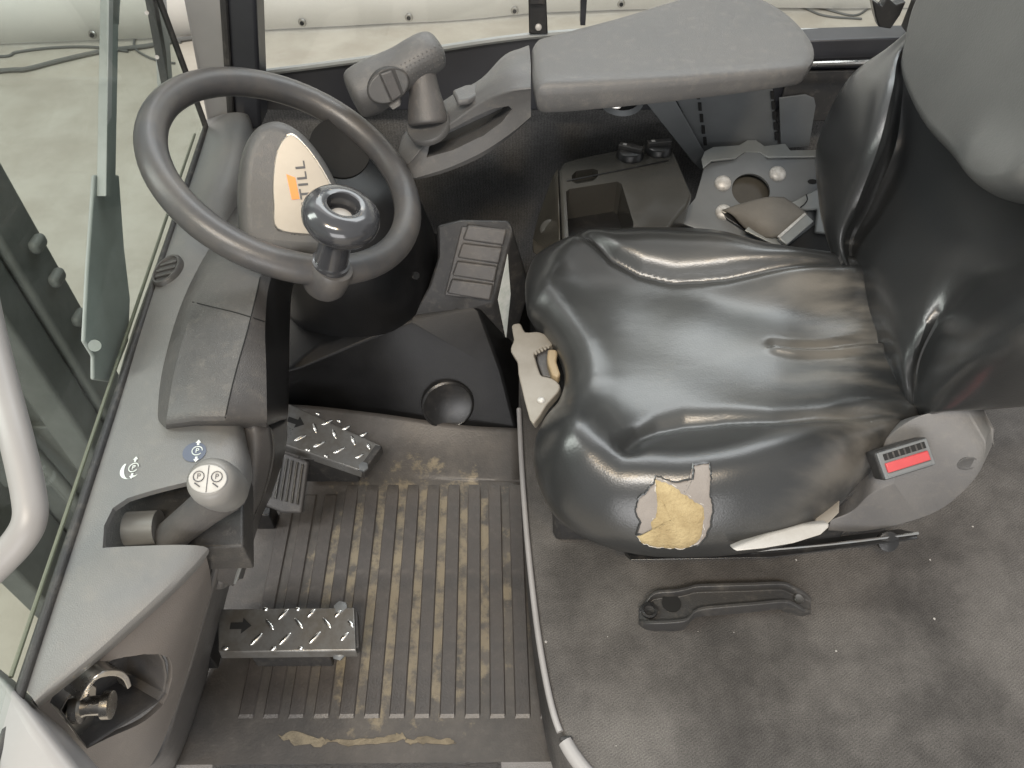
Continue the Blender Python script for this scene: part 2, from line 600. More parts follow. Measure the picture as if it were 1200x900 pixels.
def tube(name, pts, r, m, parent=None, seg=14, n=6, closed=False, smooth_path=True, caps=True):
    path = catmull(pts, n, closed) if smooth_path else np.asarray([tuple(q) for q in pts], float)
    k = len(path)
    if isinstance(r, (int, float)):
        rr = np.full(k, r)
    else:
        rr = np.interp(np.linspace(0, 1, k), np.linspace(0, 1, len(r)), r)
    V, Fc = [], []
    prev = None
    for i in range(k):
        if closed:
            t = path[(i + 1) % k] - path[i - 1]
        else:
            t = path[min(i + 1, k - 1)] - path[max(i - 1, 0)]
        t = Vector(t).normalized()
        if prev is None:
            a = t.orthogonal().normalized()
        else:
            a = (prev - t * prev.dot(t)).normalized()
        prev = a
        b = t.cross(a)
        for j in range(seg):
            th = 2 * math.pi * j / seg
            V.append(Vector(path[i]) + (a * math.cos(th) + b * math.sin(th)) * rr[i])
    last = k if closed else k - 1
    for i in range(last):
        for j in range(seg):
            i2 = (i + 1) % k
            Fc.append((i * seg + j, i * seg + (j + 1) % seg, i2 * seg + (j + 1) % seg, i2 * seg + j))
    if not closed and caps:
        Fc.append(tuple(range(seg)))
        Fc.append(tuple((k - 1) * seg + j for j in range(seg)))
    return mk(name, V, Fc, m, parent)


def prism(name, top, vec, m, parent=None, bevel=0.003, seg=3, taper=None, smooth=True):
    """closed outline (list of points) extruded along vec"""
    n = len(top)
    top = [Vector(t) for t in top]
    vec = Vector(vec)
    c = sum(top, Vector()) / n
    bot = [t + vec if not taper else c + (t - c) * taper + vec for t in top]
    F = [tuple(range(n)), tuple(range(2 * n - 1, n - 1, -1))]
    for i in range(n):
        j = (i + 1) % n
        F.append((i, j, n + j, n + i))
    return mk(name, top + bot, F, m, parent, bevel=bevel, seg=seg, smooth=smooth)


def pxpoly(pts, z, smooth=0):
    q = [P(u, v, z) for u, v in pts]
    if smooth:
        q = [Vector(t) for t in catmull(q, smooth, True)]
    return q


def loft(name, rings, m, parent=None, caps=True, closed=True, bevel=0, subs=0, solid=0, n_along=0, n_ring=0):
    R = [np.array([tuple(p) for p in r], float) for r in rings]
    if n_ring:
        R = [catmull(r, n_ring, closed) for r in R]
    if n_along:
        A = np.stack(R)
        S = catmull(A.reshape(len(R), -1), n_along)
        R = [s.reshape(-1, 3) for s in S]
    k = len(R[0])
    V = np.concatenate(R)
    F = []
    for i in range(len(R) - 1):
        for j in range(k if closed else k - 1):
            j2 = (j + 1) % k
            F.append((i * k + j, i * k + j2, (i + 1) * k + j2, (i + 1) * k + j))
    if caps and closed:
        F.append(tuple(range(k)))
        F.append(tuple((len(R) - 1) * k + j for j in range(k)))
    return mk(name, V, F, m, parent, bevel=bevel, subs=subs, solid=solid)


def patch(name, rows, m, parent=None, n=6, solid=0.004, offset=-1, bevel=0, flip=False, lin_r=False, lin_c=False):
    """smooth sheet through a net of control points; rows of equal length"""
    R = [np.array([tuple(p) for p in r], float) if lin_c else catmull(r, n) for r in rows]
    A = np.stack(R)
    S = A.reshape(len(R), -1) if lin_r else catmull(A.reshape(len(R), -1), n)
    k = len(R[0])
    V = S.reshape(-1, 3)
    F = []
    for i in range(len(S) - 1):
        for j in range(k - 1):
            f = (i * k + j, i * k + j + 1, (i + 1) * k + j + 1, (i + 1) * k + j)
            F.append(f[::-1] if flip else f)
    return mk(name, V, F, m, parent, solid=solid, recalc=False, offset=offset, bevel=bevel, angle=50)


def frame(axis):
    a = Vector(axis).normalized()
    x = a.orthogonal().normalized()
    return x, a.cross(x), a


def lathe(name, prof, org, axis, m, parent=None, seg=32, start=None):
    x, y, a = frame(axis)
    if start is not None:
        x = (Vector(start) - a * Vector(start).dot(a)).normalized()
        y = a.cross(x)
    org = Vector(org)
    V, F = [], []
    for r, h in prof:
        for j in range(seg):
            th = 2 * math.pi * j / seg
            V.append(org + a * h + (x * math.cos(th) + y * math.sin(th)) * max(r, 1e-5))
    for i in range(len(prof) - 1):
        for j in range(seg):
            F.append((i * seg + j, i * seg + (j + 1) % seg, (i + 1) * seg + (j + 1) % seg, (i + 1) * seg + j))
    F.append(tuple(range(seg)))
    F.append(tuple((len(prof) - 1) * seg + j for j in range(seg)))
    return mk(name, V, F, m, parent, angle=50)


def box(name, c, size, m, parent=None, rot=None, bevel=0.002, seg=2):
    sx, sy, sz = [s / 2 for s in size]
    R = rot or Matrix.Identity(3)
    V = [Vector(c) + R @ Vector((x * sx, y * sy, z * sz)) for x in (-1, 1) for y in (-1, 1) for z in (-1, 1)]
    F = [(0, 1, 3, 2), (4, 6, 7, 5), (0, 4, 5, 1), (2, 3, 7, 6), (0, 2, 6, 4), (1, 5, 7, 3)]
    return mk(name, V, F, m, parent, bevel=bevel, seg=seg)


def basis(x, z):
    """rotation with local x near x and local z along z"""
    z = Vector(z).normalized()
    x = Vector(x)
    x = (x - z * x.dot(z)).normalized()
    y = z.cross(x)
    return Matrix((x, y, z)).transposed()


def ellipse(c, rx, ry, R, n=28, h=0.0):
    return [Vector(c) + R @ Vector((rx * math.cos(2 * math.pi * i / n), ry * math.sin(2 * math.pi * i / n), h)) for i in range(n)]


def shared(name, me, loc, R, m, parent, scale=(1, 1, 1)):
    """a small repeated piece that shares mesh data; built about the origin"""
    o = bpy.data.objects.new(name, me)
    COL.objects.link(o)
    mw = Matrix.Translation(Vector(loc)) @ (R.to_4x4() if R else Matrix.Identity(4)) @ Matrix.Diagonal((*scale, 1))
    o.matrix_world = mw
    if parent is not None:
        o.parent = parent
        if parent in ROOT:
            o.matrix_parent_inverse = Matrix.Translation(-ROOT[parent])
    return o


def text(name, body, loc, R, size, m, parent, depth=0.0004, space=1.0, bold=0.0):
    cu = bpy.data.curves.new(name, 'FONT')
    cu.body = body
    cu.size = size
    cu.extrude = depth
    cu.space_character = space
    cu.offset = bold
    cu.align_x = 'CENTER'
    cu.align_y = 'CENTER'
    t = bpy.data.objects.new('tmp', cu)
    COL.objects.link(t)
    me = bpy.data.meshes.new_from_object(t)
    bpy.data.objects.remove(t)
    me.name = name
    me.materials.clear()
    me.materials.append(m)
    me.transform(Matrix.Translation(Vector(loc)) @ R.to_4x4())
    return link(name, me, m, parent)


def seg_dist(pts, poly, closed=True):
    """distance of each 2D point to a polyline"""
    a = np.asarray(poly, float)
    b = np.roll(a, -1, 0) if closed else a[1:]
    if not closed:
        a = a[:-1]
    d = b - a
    L = (d ** 2).sum(1) + 1e-12
    t = np.clip(((pts[:, None] - a[None]) * d[None]).sum(2) / L, 0, 1)
    q = a[None] + t[..., None] * d[None]
    return np.sqrt(((pts[:, None] - q) ** 2).sum(2)).min(1)


def pad(outline, centre, height, base, Rmap, rings=46, edge=0.06, tuck=((0.0, -0.02), (-0.01, -0.05), (-0.03, -0.07)), power=2.0):
    """upholstered pad: star-shaped outline, height field with rolled edge. returns verts, faces in mapped space"""
    o = np.asarray(outline, float)
    c = np.asarray(centre, float)
    n = len(o)
    V = []
    ks = np.concatenate([np.linspace(0.015, 0.80, int(rings * 0.62)), np.linspace(0.80, 1.0, int(rings * 0.5) + 1)[1:]])
    for k in ks:
        p = c + (o - c) * k
        d = seg_dist(p, o) if k < 1 else np.zeros(n)
        h = height(p, d)
        b = base(p)
        e = edge(p) if callable(edge) else edge
        s = np.clip(d / e, 0, 1)
        s = (1 - (1 - s) ** power) ** (1 / power)
        hh = b + (h - b) * s
        V.append(np.column_stack([p, hh]))
    dirs = o - c
    dirs /= np.linalg.norm(dirs, axis=1)[:, None]
    for din, dz in tuck:
        p = o + dirs * din
        V.append(np.column_stack([p, base(o) + dz]))
    k = len(V)
    V = np.concatenate(V)
    F = [tuple(range(n))]
    for i in range(k - 1):
        for j in range(n):
            F.append((i * n + j, i * n + (j + 1) % n, (i + 1) * n + (j + 1) % n, (i + 1) * n + j))
    F.append(tuple((k - 1) * n + j for j in range(n)))
    return [Rmap(*v) for v in V], F


def bumpline(p, poly, wdt):
    d = seg_dist(p, poly, False)
    return np.exp(-(d / wdt) ** 2)


def XY(u, v, z):
    q = P(u, v, z)
    return (q.x, q.y)


def smooth01(x):
    x = np.clip(x, 0, 1)
    return x * x * (3 - 2 * x)
scn.cycles.use_denoising = True


def cut(o, cutters):
    """subtract closed cutter objects, keep the result as plain mesh"""
    for c in cutters:
        b = o.modifiers.new('cut', 'BOOLEAN')
        b.object = c
        b.operation = 'DIFFERENCE'
        b.solver = 'EXACT'
    bpy.context.view_layer.update()
    dg = bpy.context.evaluated_depsgraph_get()
    me = bpy.data.meshes.new_from_object(o.evaluated_get(dg))
    o.modifiers.clear()
    o.data = me
    shade(me, 35)
    for c in cutters:
        bpy.data.objects.remove(c)
    return o


# ================================================================== SETTING
ZG = -0.6
struct(mk('concrete_floor', [(-14, -6, ZG), (14, -6, ZG), (14, 16, ZG), (-14, 16, ZG)], [(0, 1, 2, 3)], M['concrete'], smooth=False))

# cab floor plate and the carpeted engine hood
struct(mk('cab_floor', [(-.62, .26, -.006), (.25, .26, -.006), (.25, 1.43, -.006), (-.62, 1.43, -.006),
                        (-.62, .26, -.05), (.25, .26, -.05), (.25, 1.43, -.05), (-.62, 1.43, -.05)],
          [(0, 1, 2, 3), (7, 6, 5, 4), (0, 4, 5, 1), (1, 5, 6, 2), (2, 6, 7, 3), (3, 7, 4, 0)], M['blackm'], smooth=False))
hood_edge = [(608, 440), (611, 480), (614, 540), (619, 610), (626, 680), (635, 750), (647, 815), (660, 858), (680, 892), (712, 925), (760, 950)]
HZ = 0.20
edge3 = [Vector(t) for t in catmull([P(u, v, HZ) for u, v in hood_edge], 4)]
hood_top = [Vector((.16, 1.405, HZ)), Vector((.13, 1.06, HZ))] + edge3 + [Vector((1.3, edge3[-1].y - .02, HZ)), Vector((1.3, 1.405, HZ))]
struct(prism('hood_deck', hood_top, (0, 0, -0.20), M['carpet'], bevel=0.006))

# right side lining and window ledge
struct(mk('side_lining', [(-.5, 1.405, .0), (1.4, 1.405, .0), (1.4, 1.405, .56), (-.5, 1.405, .50), (-.5, 1.43, .0), (1.4, 1.43, .0), (1.4, 1.43, .56), (-.5, 1.43, .50)],
          [(0, 1, 2, 3), (7, 6, 5, 4), (3, 2, 6, 7), (0, 3, 7, 4), (1, 5, 6, 2)], M['felt'], smooth=False))
# door panel under the right window: sloping upper rim
wl = [PY(272, 90, 1.36), PY(330, 83, 1.36), PY(460, 66, 1.36), PY(620, 43, 1.36), PY(760, 36, 1.36), PY(950, 38, 1.36), PY(1130, 38, 1.36)]
lo = [Vector((q.x, 1.36, .455)) for q in wl]
struct(prism('side_panel', wl + lo[::-1], (0, 0.012, 0), M['navy'], bevel=0.002))
t = thing('window_rail', 'black ledge with a bright steel strip between the armrest and the seat back', 'rail', PY(1000, 70, 1.30))
a, b = PY(930, 48, 1.31), PY(1130, 42, 1.31)
prism('ledge', [a, b, b + Vector((0, 0, -.035)), a + Vector((0, 0, -.035))], (0, .05, 0), M['navy'], t, bevel=0.003)
tube('steel_strip', [PY(925, 76, 1.29), PY(1060, 72, 1.29), PY(1180, 70, 1.29)], 0.0045, M['chrome'], t, seg=8)
a, b = PY(925, 84, 1.350), PY(1180, 78, 1.350)
prism('lower_ledge', [a, b, b + Vector((0, 0, -.10)), a + Vector((0, 0, -.10))], (0, .006, 0), M['blackm'], t, bevel=0.003)

# thin weather strip on the window sill
ws_ = [q + Vector((0, -.004, .003)) for q in wl]
tag(tube('sill_strip', ws_, 0.006, M['bracketl'], seg=8), 'thin grey weather strip along the lower edge of the right window', 'weather strip')

# windscreen: a tall pane standing on the front edge of the dashboard
wn, wfar = P(25, 795, .5), P(238, 152, .5)
wdir = (wfar - wn).normalized()
ws = thing('windscreen', 'large greenish windscreen pane at the left with a black rubber seal', 'windscreen', P(150, 400, .5))
g0, g1 = wn - wdir * .12, wfar
lean = Vector((-.012, 0, .5))
nrm = Vector((-wdir.y, wdir.x, 0)) * .006
gd = Vector((0, 0, .022))
g0, g1 = g0 - gd, g1 - gd
pane = mk('pane', [g0 - nrm * .5, g1 - nrm * .5, g1 - nrm * .5 + lean * 1.6, g0 - nrm * .5 + lean * 1.6,
                   g0 + nrm * .5, g1 + nrm * .5, g1 + nrm * .5 + lean * 1.6, g0 + nrm * .5 + lean * 1.6],
          [(3, 2, 1, 0), (4, 5, 6, 7), (0, 1, 5, 4), (1, 2, 6, 5), (2, 3, 7, 6), (3, 0, 4, 7)], M['glass'], ws, smooth=False)
g0, g1 = g0 + gd, g1 + gd
tube('seal', [g0 + Vector((.004, 0, .002)), wn + Vector((.004, 0, .002)), wfar + Vector((.006, 0, .004)), wfar + Vector((.004, .004, .02)), wfar + lean * .8, wfar + lean * 1.6],
     0.0050, M['blackm'], ws, n=1, smooth_path=False, seg=10)
tube('inner_lip', [wn + Vector((-.008, 0, .003)), wfar + Vector((-.008, -.02, .003))], 0.0022, M['edge'], ws, n=1, smooth_path=False, seg=8)

# far front corner pillar: pale grey post and black door post beside it
pb = [P(232, 175, .47), P(262, 160, .47)]
f1, f2 = PY(214, 0, 1.24), PY(264, 0, 1.24)
b1, b2 = PY(248, 175, 1.24), PY(274, 150, 1.24)
up = (f1 - b1) * 1.6
struct(prism('cab_pillar', [b1, b2, b2 + (f2 - b2) * 3, b1 + (f1 - b1) * 3], (0, .07, 0), M['pillar'], bevel=0.008))
c1, c2, d1, d2 = PY(276, 160, 1.245), PY(306, 150, 1.245), PY(262, 0, 1.245), PY(300, 0, 1.245)
struct(prism('door_post', [c1, c2, c2 + (d2 - c2) * 3, c1 + (d1 - c1) * 3], (0, .06, 0), M['navy'], bevel=0.006))
e1, e2 = PY(272, 160, 1.238), PY(262, 0, 1.238)
struct(tube('door_seal', [e1, e2, e1 + (e2 - e1) * 3], 0.006, M['blackm'], n=1, smooth_path=False, seg=8))

# near door frame: pale corner pillar at lower left and the pale sill along the bottom
pn = [P(-60, 735, .52), P(0, 792, .52), P(48, 846, .51), P(92, 902, .50), P(120, 950, .49), P(-60, 950, .50)]
struct(prism('cab_pillar', pn, (0, 0, -.12), M['lightgrey'], bevel=0.012, seg=4))
struct(prism('door_sill', [P(204, 893, .0), P(662, 889, .0), P(690, 985, .0), P(190, 990, .0)], (0, 0, -.08), M['lightgrey'], bevel=0.004))
# grey trim strip round the carpet corner
tr = thing('hood_trim', 'pale grey edge trim curving round the corner of the carpeted hood', 'edge trim', P(625, 700, HZ))
tube('trim_strip', [q + Vector((-.004, 0, .001)) for q in edge3[4:29]], 0.0042, M['lightgrey'], tr, n=1, smooth_path=False, seg=10)
tube('corner_strip', [q + Vector((-.002, -.002, .001)) for q in edge3[29:]], 0.009, M['lightgrey'], tr, n=1, smooth_path=False, seg=10)
box('gap_clip', edge3[29] + Vector((-.001, 0, .0)), (.016, .006, .012), M['blackm'], tr)

# ================================================================== BEHIND THE CAB
tb = [P(-900, 92, ZG), P(0, 55, ZG), P(160, 51, ZG), P(303, 39, ZG), P(450, 30, ZG), P(620, 20, ZG), P(800, 14, ZG), P(1000, 12, ZG), P(1400, 5, ZG), P(2600, -40, ZG)]
tarp = thing('tarpaulin', 'white tarpaulin curtain with metal eyelets hanging behind the cab', 'tarpaulin', P(450, 30, ZG))
xs = np.linspace(tb[0].x, tb[-1].x, 160)
ys = np.interp(xs, [q.x for q in tb], [q.y for q in tb]) + 0.012 * np.sin(xs * 2.1) + 0.004 * np.sin(xs * 9.3 + 1)
V, F = [], []
zs = np.linspace(0.015, 3.2, 14)
for k, zz in enumerate(zs):
    for i, x in enumerate(xs):
        V.append((x, ys[i] + .006 * math.sin(x * 3 + zz * 2), ZG + zz + (0.004 * math.sin(x * 5) if k == 0 else 0)))
for k in range(len(zs) - 1):
    for i in range(len(xs) - 1):
        F.append((k * 160 + i, k * 160 + i + 1, (k + 1) * 160 + i + 1, (k + 1) * 160 + i))
mk('curtain', V, F, M['tarp'], tarp, solid=.004, recalc=False)
eye = bpy.data.meshes.new('eyelet')
bm = bmesh.new()
bmesh.ops.create_cone(bm, cap_ends=True, segments=14, radius1=.022, radius2=.018, depth=.008)
bm.to_mesh(eye)
bm.free()
eye.materials.append(M['zinc'])
hole = bpy.data.meshes.new('eyelet_hole')
bm = bmesh.new()
bmesh.ops.create_cone(bm, cap_ends=True, segments=12, radius1=.011, radius2=.011, depth=.010)
bm.to_mesh(hole)
bm.free()
hole.materials.append(M['hole'])
Rx = Matrix.Rotation(math.radians(90), 3, 'X')
for u, v in [(108, 41), (354, 27), (479, 21), (603, 13), (728, 5), (860, 0), (-30, 47)]:
    d = ray(u, v)
    y = 4.2
    for _ in range(6):
        q = PY(u, v, y)
        y = float(np.interp(q.x, xs, ys)) + .006 * math.sin(q.x * 3 + (q.z - ZG) * 2) - .006
    e = shared('eyelet', eye, q, Rx, None, tarp)
    h = bpy.data.objects.new('eyelet_hole', hole)
    COL.objects.link(h)
    h.parent = e
    h.location = (0, 0, .002)


def cable(pts, r, label, group='cables lying on the concrete'):
    q = [P(u, v, ZG + r) for u, v in pts]
    return tag(tube('floor_cable', q, r, M['cable'], seg=8, n=8), label, 'cable', group)


cable([(-160, 100), (0, 83), (30, 81), (70, 71), (120, 60), (170, 54), (215, 46), (260, 40)], .012, 'thick grey cable lying on the concrete in front of the tarpaulin, left of the pillar')
cable([(-90, 60), (0, 66), (20, 61), (60, 56), (105, 55), (150, 60)], .007, 'thinner cable close under the hem of the tarpaulin at far left')
cable([(205, 74), (190, 72), (172, 66), (158, 56), (160, 42), (175, 39), (195, 44), (212, 50)], .006, 'loop of thin cable on the concrete between the wipers')
cable([(880, 16), (925, 4), (965, 18), (1010, 22)], .006, 'thin cable crossing the concrete above the right end of the armrest')
cable([(905, 0), (960, 9), (1000, 18), (1020, 8)], .006, 'second thin cable on the concrete, crossing the first beside the seat back')

# lift mast outside, seen through the windscreen
ms = thing('lift_mast', 'dark upright steel mast with hose and clamps seen dimly through the left of the windscreen', 'mast', (-1.0, .9, ZG))


def upright(name, x0, x1, y0, y1, z1, m):
    return prism(name, [(x0, y0, ZG + .005), (x1, y0, ZG + .005), (x1, y1, ZG + .005), (x0, y1, ZG + .005)], (0, 0, z1 - ZG), m, ms, bevel=.008)


upright('upright', -.98, -.765, .93, 1.02, 1.7, M['rubber'])
upright('flange', -.835, -.775, .86, .925, 1.7, M['rubber'])
upright('upright', -1.9, -.99, .97, 1.0, 1.7, M['rubber'])
upright('flange', -1.12, -1.06, .80, .965, 1.7, M['rubber'])
for zz in (.20, .27, .36, .43):
    box('clamp', (-.755, .985, zz), (.018, .035, .022), M['rubber'], ms, bevel=.007)
tube('hose', [(-.93, .90, 1.6), (-.92, .90, .60), (-.94, .89, .42), (-.89, .885, .34), (-.845, .89, .40), (-.86, .90, .48), (-.91, .90, .46), (-.94, .90, .36), (-.92, .90, -.5)], .011, M['rubber'], ms, n=8)
tube('hose', [(-1.02, .90, 1.6), (-1.02, .90, .5), (-1.0, .88, .3), (-.9, .87, .05), (-.86, .85, -.5)], .012, M['rubber'], ms, n=8)
box('cross_plate', (-1.3, .93, -.05), (1.0, .03, .20), M['rubber'], ms, bevel=.004)

# wipers on the outside of the windscreen
def wpt(u, v, off=-.02):
    n = Vector((wdir.y, -wdir.x, 0)).normalized()
    return PP(u + 6, v, g0 + n * off, n)


wp = thing('windscreen_wiper', 'long grey wiper with a wide arm standing upright outside the left windscreen', 'wiper', wpt(118, 440), 'wipers outside the windscreen')
prism('pivot_arm', [wpt(105, 205), wpt(134, 205), wpt(140, 290), wpt(147, 350), wpt(145, 400), wpt(126, 448), wpt(104, 445), wpt(104, 418), wpt(93, 400), wpt(97, 320)], (-.005, 0, 0), M['wiper'], wp, bevel=.003)
tube('pivot_pin', [wpt(105, 405, -.012), wpt(105, 405, -.03)], .007, M['wiper'], wp, n=1, smooth_path=False)
prism('arm', [wpt(122, -60), wpt(135, -60), wpt(130, 210), wpt(118, 210)], (-.008, 0, 0), M['wiper'], wp, bevel=.002)
prism('blade', [wpt(112, -60), wpt(117, -60), wpt(113, 230), wpt(107, 230)], (.012, 0, 0), M['wiper'], wp, bevel=.001)
prism('arm_cap', [wpt(121, -20), wpt(137, -20), wpt(134, 30), wpt(122, 30)], (-.012, 0, 0), M['wiper'], wp, bevel=.002)
wp = thing('windscreen_wiper', 'shorter dark wiper hanging outside the windscreen next to the pale pillar', 'wiper', wpt(185, 100), 'wipers outside the windscreen')
prism('arm', [wpt(176, -60), wpt(185, -60), wpt(197, 98), wpt(186, 108)], (-.01, 0, 0), M['wiper'], wp, bevel=.002)
prism('blade', [wpt(158, -30), wpt(164, -30), wpt(180, 62), wpt(183, 100), wpt(177, 70)], (.012, 0, 0), M['blackm'], wp, bevel=.001)
for u, v in [(166, 15), (178, 67)]:
    tube('rivet', [wpt(u, v, 0), wpt(u, v, .003)], .003, M['bolt'], wp, n=1, smooth_path=False, seg=8)

# right window: clear pane, latch post, dark edge
rp = thing('side_window', 'clear right side window pane above the black side panel', 'window', PY(600, 45, 1.35))
mk('pane', [(-.46, 1.364, .53), (.05, 1.364, .60), (1.1, 1.364, .60), (1.1, 1.364, 1.5), (-.46, 1.364, 1.5),
            (-.46, 1.368, .53), (.05, 1.368, .60), (1.1, 1.368, .60), (1.1, 1.368, 1.5), (-.46, 1.368, 1.5)],
   [(0, 1, 2, 3, 4), (9, 8, 7, 6, 5), (0, 5, 6, 1), (1, 6, 7, 2), (2, 7, 8, 3), (3, 8, 9, 4), (4, 9, 5, 0)], M['clear'], rp, smooth=False)
lt = thing('window_latch', 'black latch post with a screw at the foot of the right window', 'latch', PY(630, 40, 1.34))
a, b, c, d = PY(620, 40, 1.345), PY(642, 40, 1.345), PY(638, -60, 1.345), PY(618, -60, 1.345)
prism('post', [a, b, c, d], (0, .014, 0), M['black'], lt, bevel=.002)
a, b, c, d = PY(621, 6, 1.335), PY(638, 6, 1.335), PY(637, -50, 1.335), PY(620, -50, 1.335)
prism('clip', [a, b, c, d], (0, .01, 0), M['blackm'], lt, bevel=.002)
q = PY(631, 32, 1.344)
lathe('screw', [(.006, 0), (.005, .003), (.001, .004)], q, (0, -1, 0.2), M['bolt'], lt, seg=12)
a, b, c, d = PY(680, 30, 1.335), PY(686, 30, 1.335), PY(692, -60, 1.335), PY(682, -60, 1.335)
tag(prism('window_edge', [a, b, c, d], (0, .02, 0), M['navy'], bevel=.001), 'narrow dark upright edge of the sliding window right of the latch post', 'window frame')
bk = thing('window_bracket', 'black folded bracket at top right behind the seat back', 'bracket', PY(1042, 25, 1.30))
a = [(1022, 0), (1034, 8), (1040, -3), (1050, 6), (1062, 2), (1055, 18), (1044, 34), (1030, 32), (1026, 20)]
prism('bracket_plate', [PY(u, v, 1.30) for u, v in a], (0, .02, 0), M['black'], bk, bevel=.002)
a = [(1062, 40), (1078, 0), (1085, -40), (1110, -40), (1108, 0), (1090, 40)]
prism('bracket_arm', [PY(u, v, 1.27) for u, v in a], (0, .03, 0), M['black'], bk, bevel=.003)

# ================================================================== DASHBOARD
def mixp0(a, b, k):
    return a * (1 - k) + b * k


dash = thing('dashboard', 'grey plastic dashboard ledge running under the windscreen with dark column cover', 'dashboard', P(200, 560, .5))
rows = [
    [P(26, 800, .50), P(33, 811, .50), P(42, 824, .496), P(45, 830, .47)],
    [P(54, 716, .50), P(95, 722, .503), P(136, 743, .497), P(141, 752, .468)],
    [P(80, 640, .50), P(150, 640, .504), P(236, 644, .498), P(243, 654, .465)],
    [P(101, 570, .50), P(185, 575, .510), P(275, 562, .500), P(292, 575, .45)],
    [P(123, 500, .50), P(200, 503, .515), P(274, 500, .508), P(292, 520, .45)],
    [P(151, 400, .50), P(195, 400, .515), P(260, 400, .505), P(285, 420, .45)],
    [P(190, 290, .50), P(215, 290, .515), P(255, 290, .505), P(280, 300, .45)],
    [P(225, 195, .50), P(258, 200, .525), P(285, 205, .500), P(300, 215, .44)],
    [P(242, 140, .50), P(270, 132, .525), P(292, 135, .505), P(302, 150, .44)],
]
ledge = patch('ledge', rows, M['grey'], dash, n=6, solid=.007)
slot = [(117, 638), (119, 612), (130, 592), (148, 582), (190, 572), (240, 560), (300, 545), (330, 600), (300, 632), (236, 633)]
cut(ledge, [prism('cutter', [P(u, v, .51) + Vector((0, 0, .08)) for u, v in slot], (0, 0, -.2), None, bevel=0)])
prism('slot_well', [P(u, v, .455) for u, v in [(105, 645), (110, 590), (150, 565), (285, 535), (285, 640)]], (0, 0, -.05), M['blackm'], dash)
# lower front panel
e_top = [P(44, 829, .463), P(95, 782, .463), P(140, 751, .462), P(190, 702, .462), P(242, 653, .462)]
e_mid = [P(75, 868, .40), P(120, 838, .39), P(165, 808, .385), P(205, 760, .385), P(246, 670, .41)]
e_bot = [P(100, 908, .33), P(140, 908, .26), P(178, 895, .20), P(212, 812, .24), P(248, 692, .34)]
low = patch('lower_panel', [e_top, e_mid, e_bot], M['grey_w'], dash, n=8, solid=.006, flip=True)
pk = [(72, 834), (80, 820), (93, 807), (107, 793), (123, 780), (143, 768), (160, 761), (175, 759), (187, 763), (194, 775), (197, 793), (194, 812), (187, 823), (165, 838), (140, 854), (103, 878), (95, 868), (84, 851)]
pn_ = (e_mid[0] - e_mid[4]).cross(e_bot[2] - e_top[2]).normalized()
if pn_.y > 0:
    pn_ = -pn_
ctr = P(135, 815, .395)
R_pk = basis(e_mid[3] - e_mid[1], pn_)
bpy.context.view_layer.update()
bvh_low = BVHTree.FromObject(low, bpy.context.evaluated_depsgraph_get())
lip = []
for u, v in pk:
    h = bvh_low.ray_cast(_c, ray(u, v).normalized())
    lip.append(h[0] if h[0] is not None else PP(u, v, ctr, pn_))
cutter = prism('cutter', [PP(u, v, ctr, pn_) + pn_ * .04 for u, v in pk], -pn_ * .075, None, bevel=0)
cut(low, [cutter])
# pocket: bowl behind the hole
rings = []
cc = sum(lip, Vector()) / len(lip)
for k_, h, sh_ in [(1.012, -.0015, 0), (.995, -.004, 0), (.93, -.046, .008), (.88, -.052, .009), (.25, -.053, .01)]:
    rings.append([cc + (q - cc) * k_ + pn_ * h + Vector((-sh_ * .3, 0, -sh_)) for q in lip])
loft('latch_pocket', rings, M['grey_d'], dash, caps=False, solid=.0015)
# inner skirt down to the floor
skirt = patch('inner_skirt', [[P(100, 908, .33), P(178, 895, .20), P(212, 812, .24), P(248, 692, .34), P(262, 640, .40)],
                              [P(150, 915, .12), P(200, 893, .07), P(232, 808, .10), P(262, 690, .20), P(280, 640, .28)],
                              [P(185, 915, .0), P(208, 893, .0), P(240, 803, .0), P(268, 690, .05), P(285, 640, .10)]], M['grey_d'], dash, n=6, solid=.006, flip=True)
# recessed plate beside the lever slot
prism('side_plate', [P(236, 632, .41), P(282, 612, .42), P(288, 628, .40), P(283, 655, .34), P(275, 683, .28), P(245, 672, .36)], (-.004, .0, -.010), M['grey_d'], dash, bevel=.004)
tube('plate_edge', [P(284, 610, .425), P(289, 628, .40), P(284, 655, .34), P(275, 682, .28)], .003, M['bracketl'], dash, seg=8)
# lower leg of the column cover
leg = [[P(285, 500, .485), P(300, 500, .488), P(316, 500, .470), P(337, 488, .36)],
       [P(289, 545, .44), P(303, 542, .44), P(319, 534, .42), P(335, 525, .32)],
       [P(288, 590, .39), P(298, 588, .385), P(309, 578, .36), P(320, 575, .25)],
       [P(272, 640, .34), P(283, 636, .335), P(294, 612, .30), P(304, 612, .18)],
       [P(248, 690, .30), P(262, 690, .29), P(276, 680, .24), P(285, 678, .12)]]
patch('leg_cover', [q[:3] for q in leg], M['grey_d'], dash, n=5, solid=.004, flip=True)
patch('leg_side', [[q[2] - Vector((.001, 0, .001)), mixp0(q[2], q[3], .1), q[3]] for q in leg], M['black'], dash, n=5, solid=.004, flip=True)
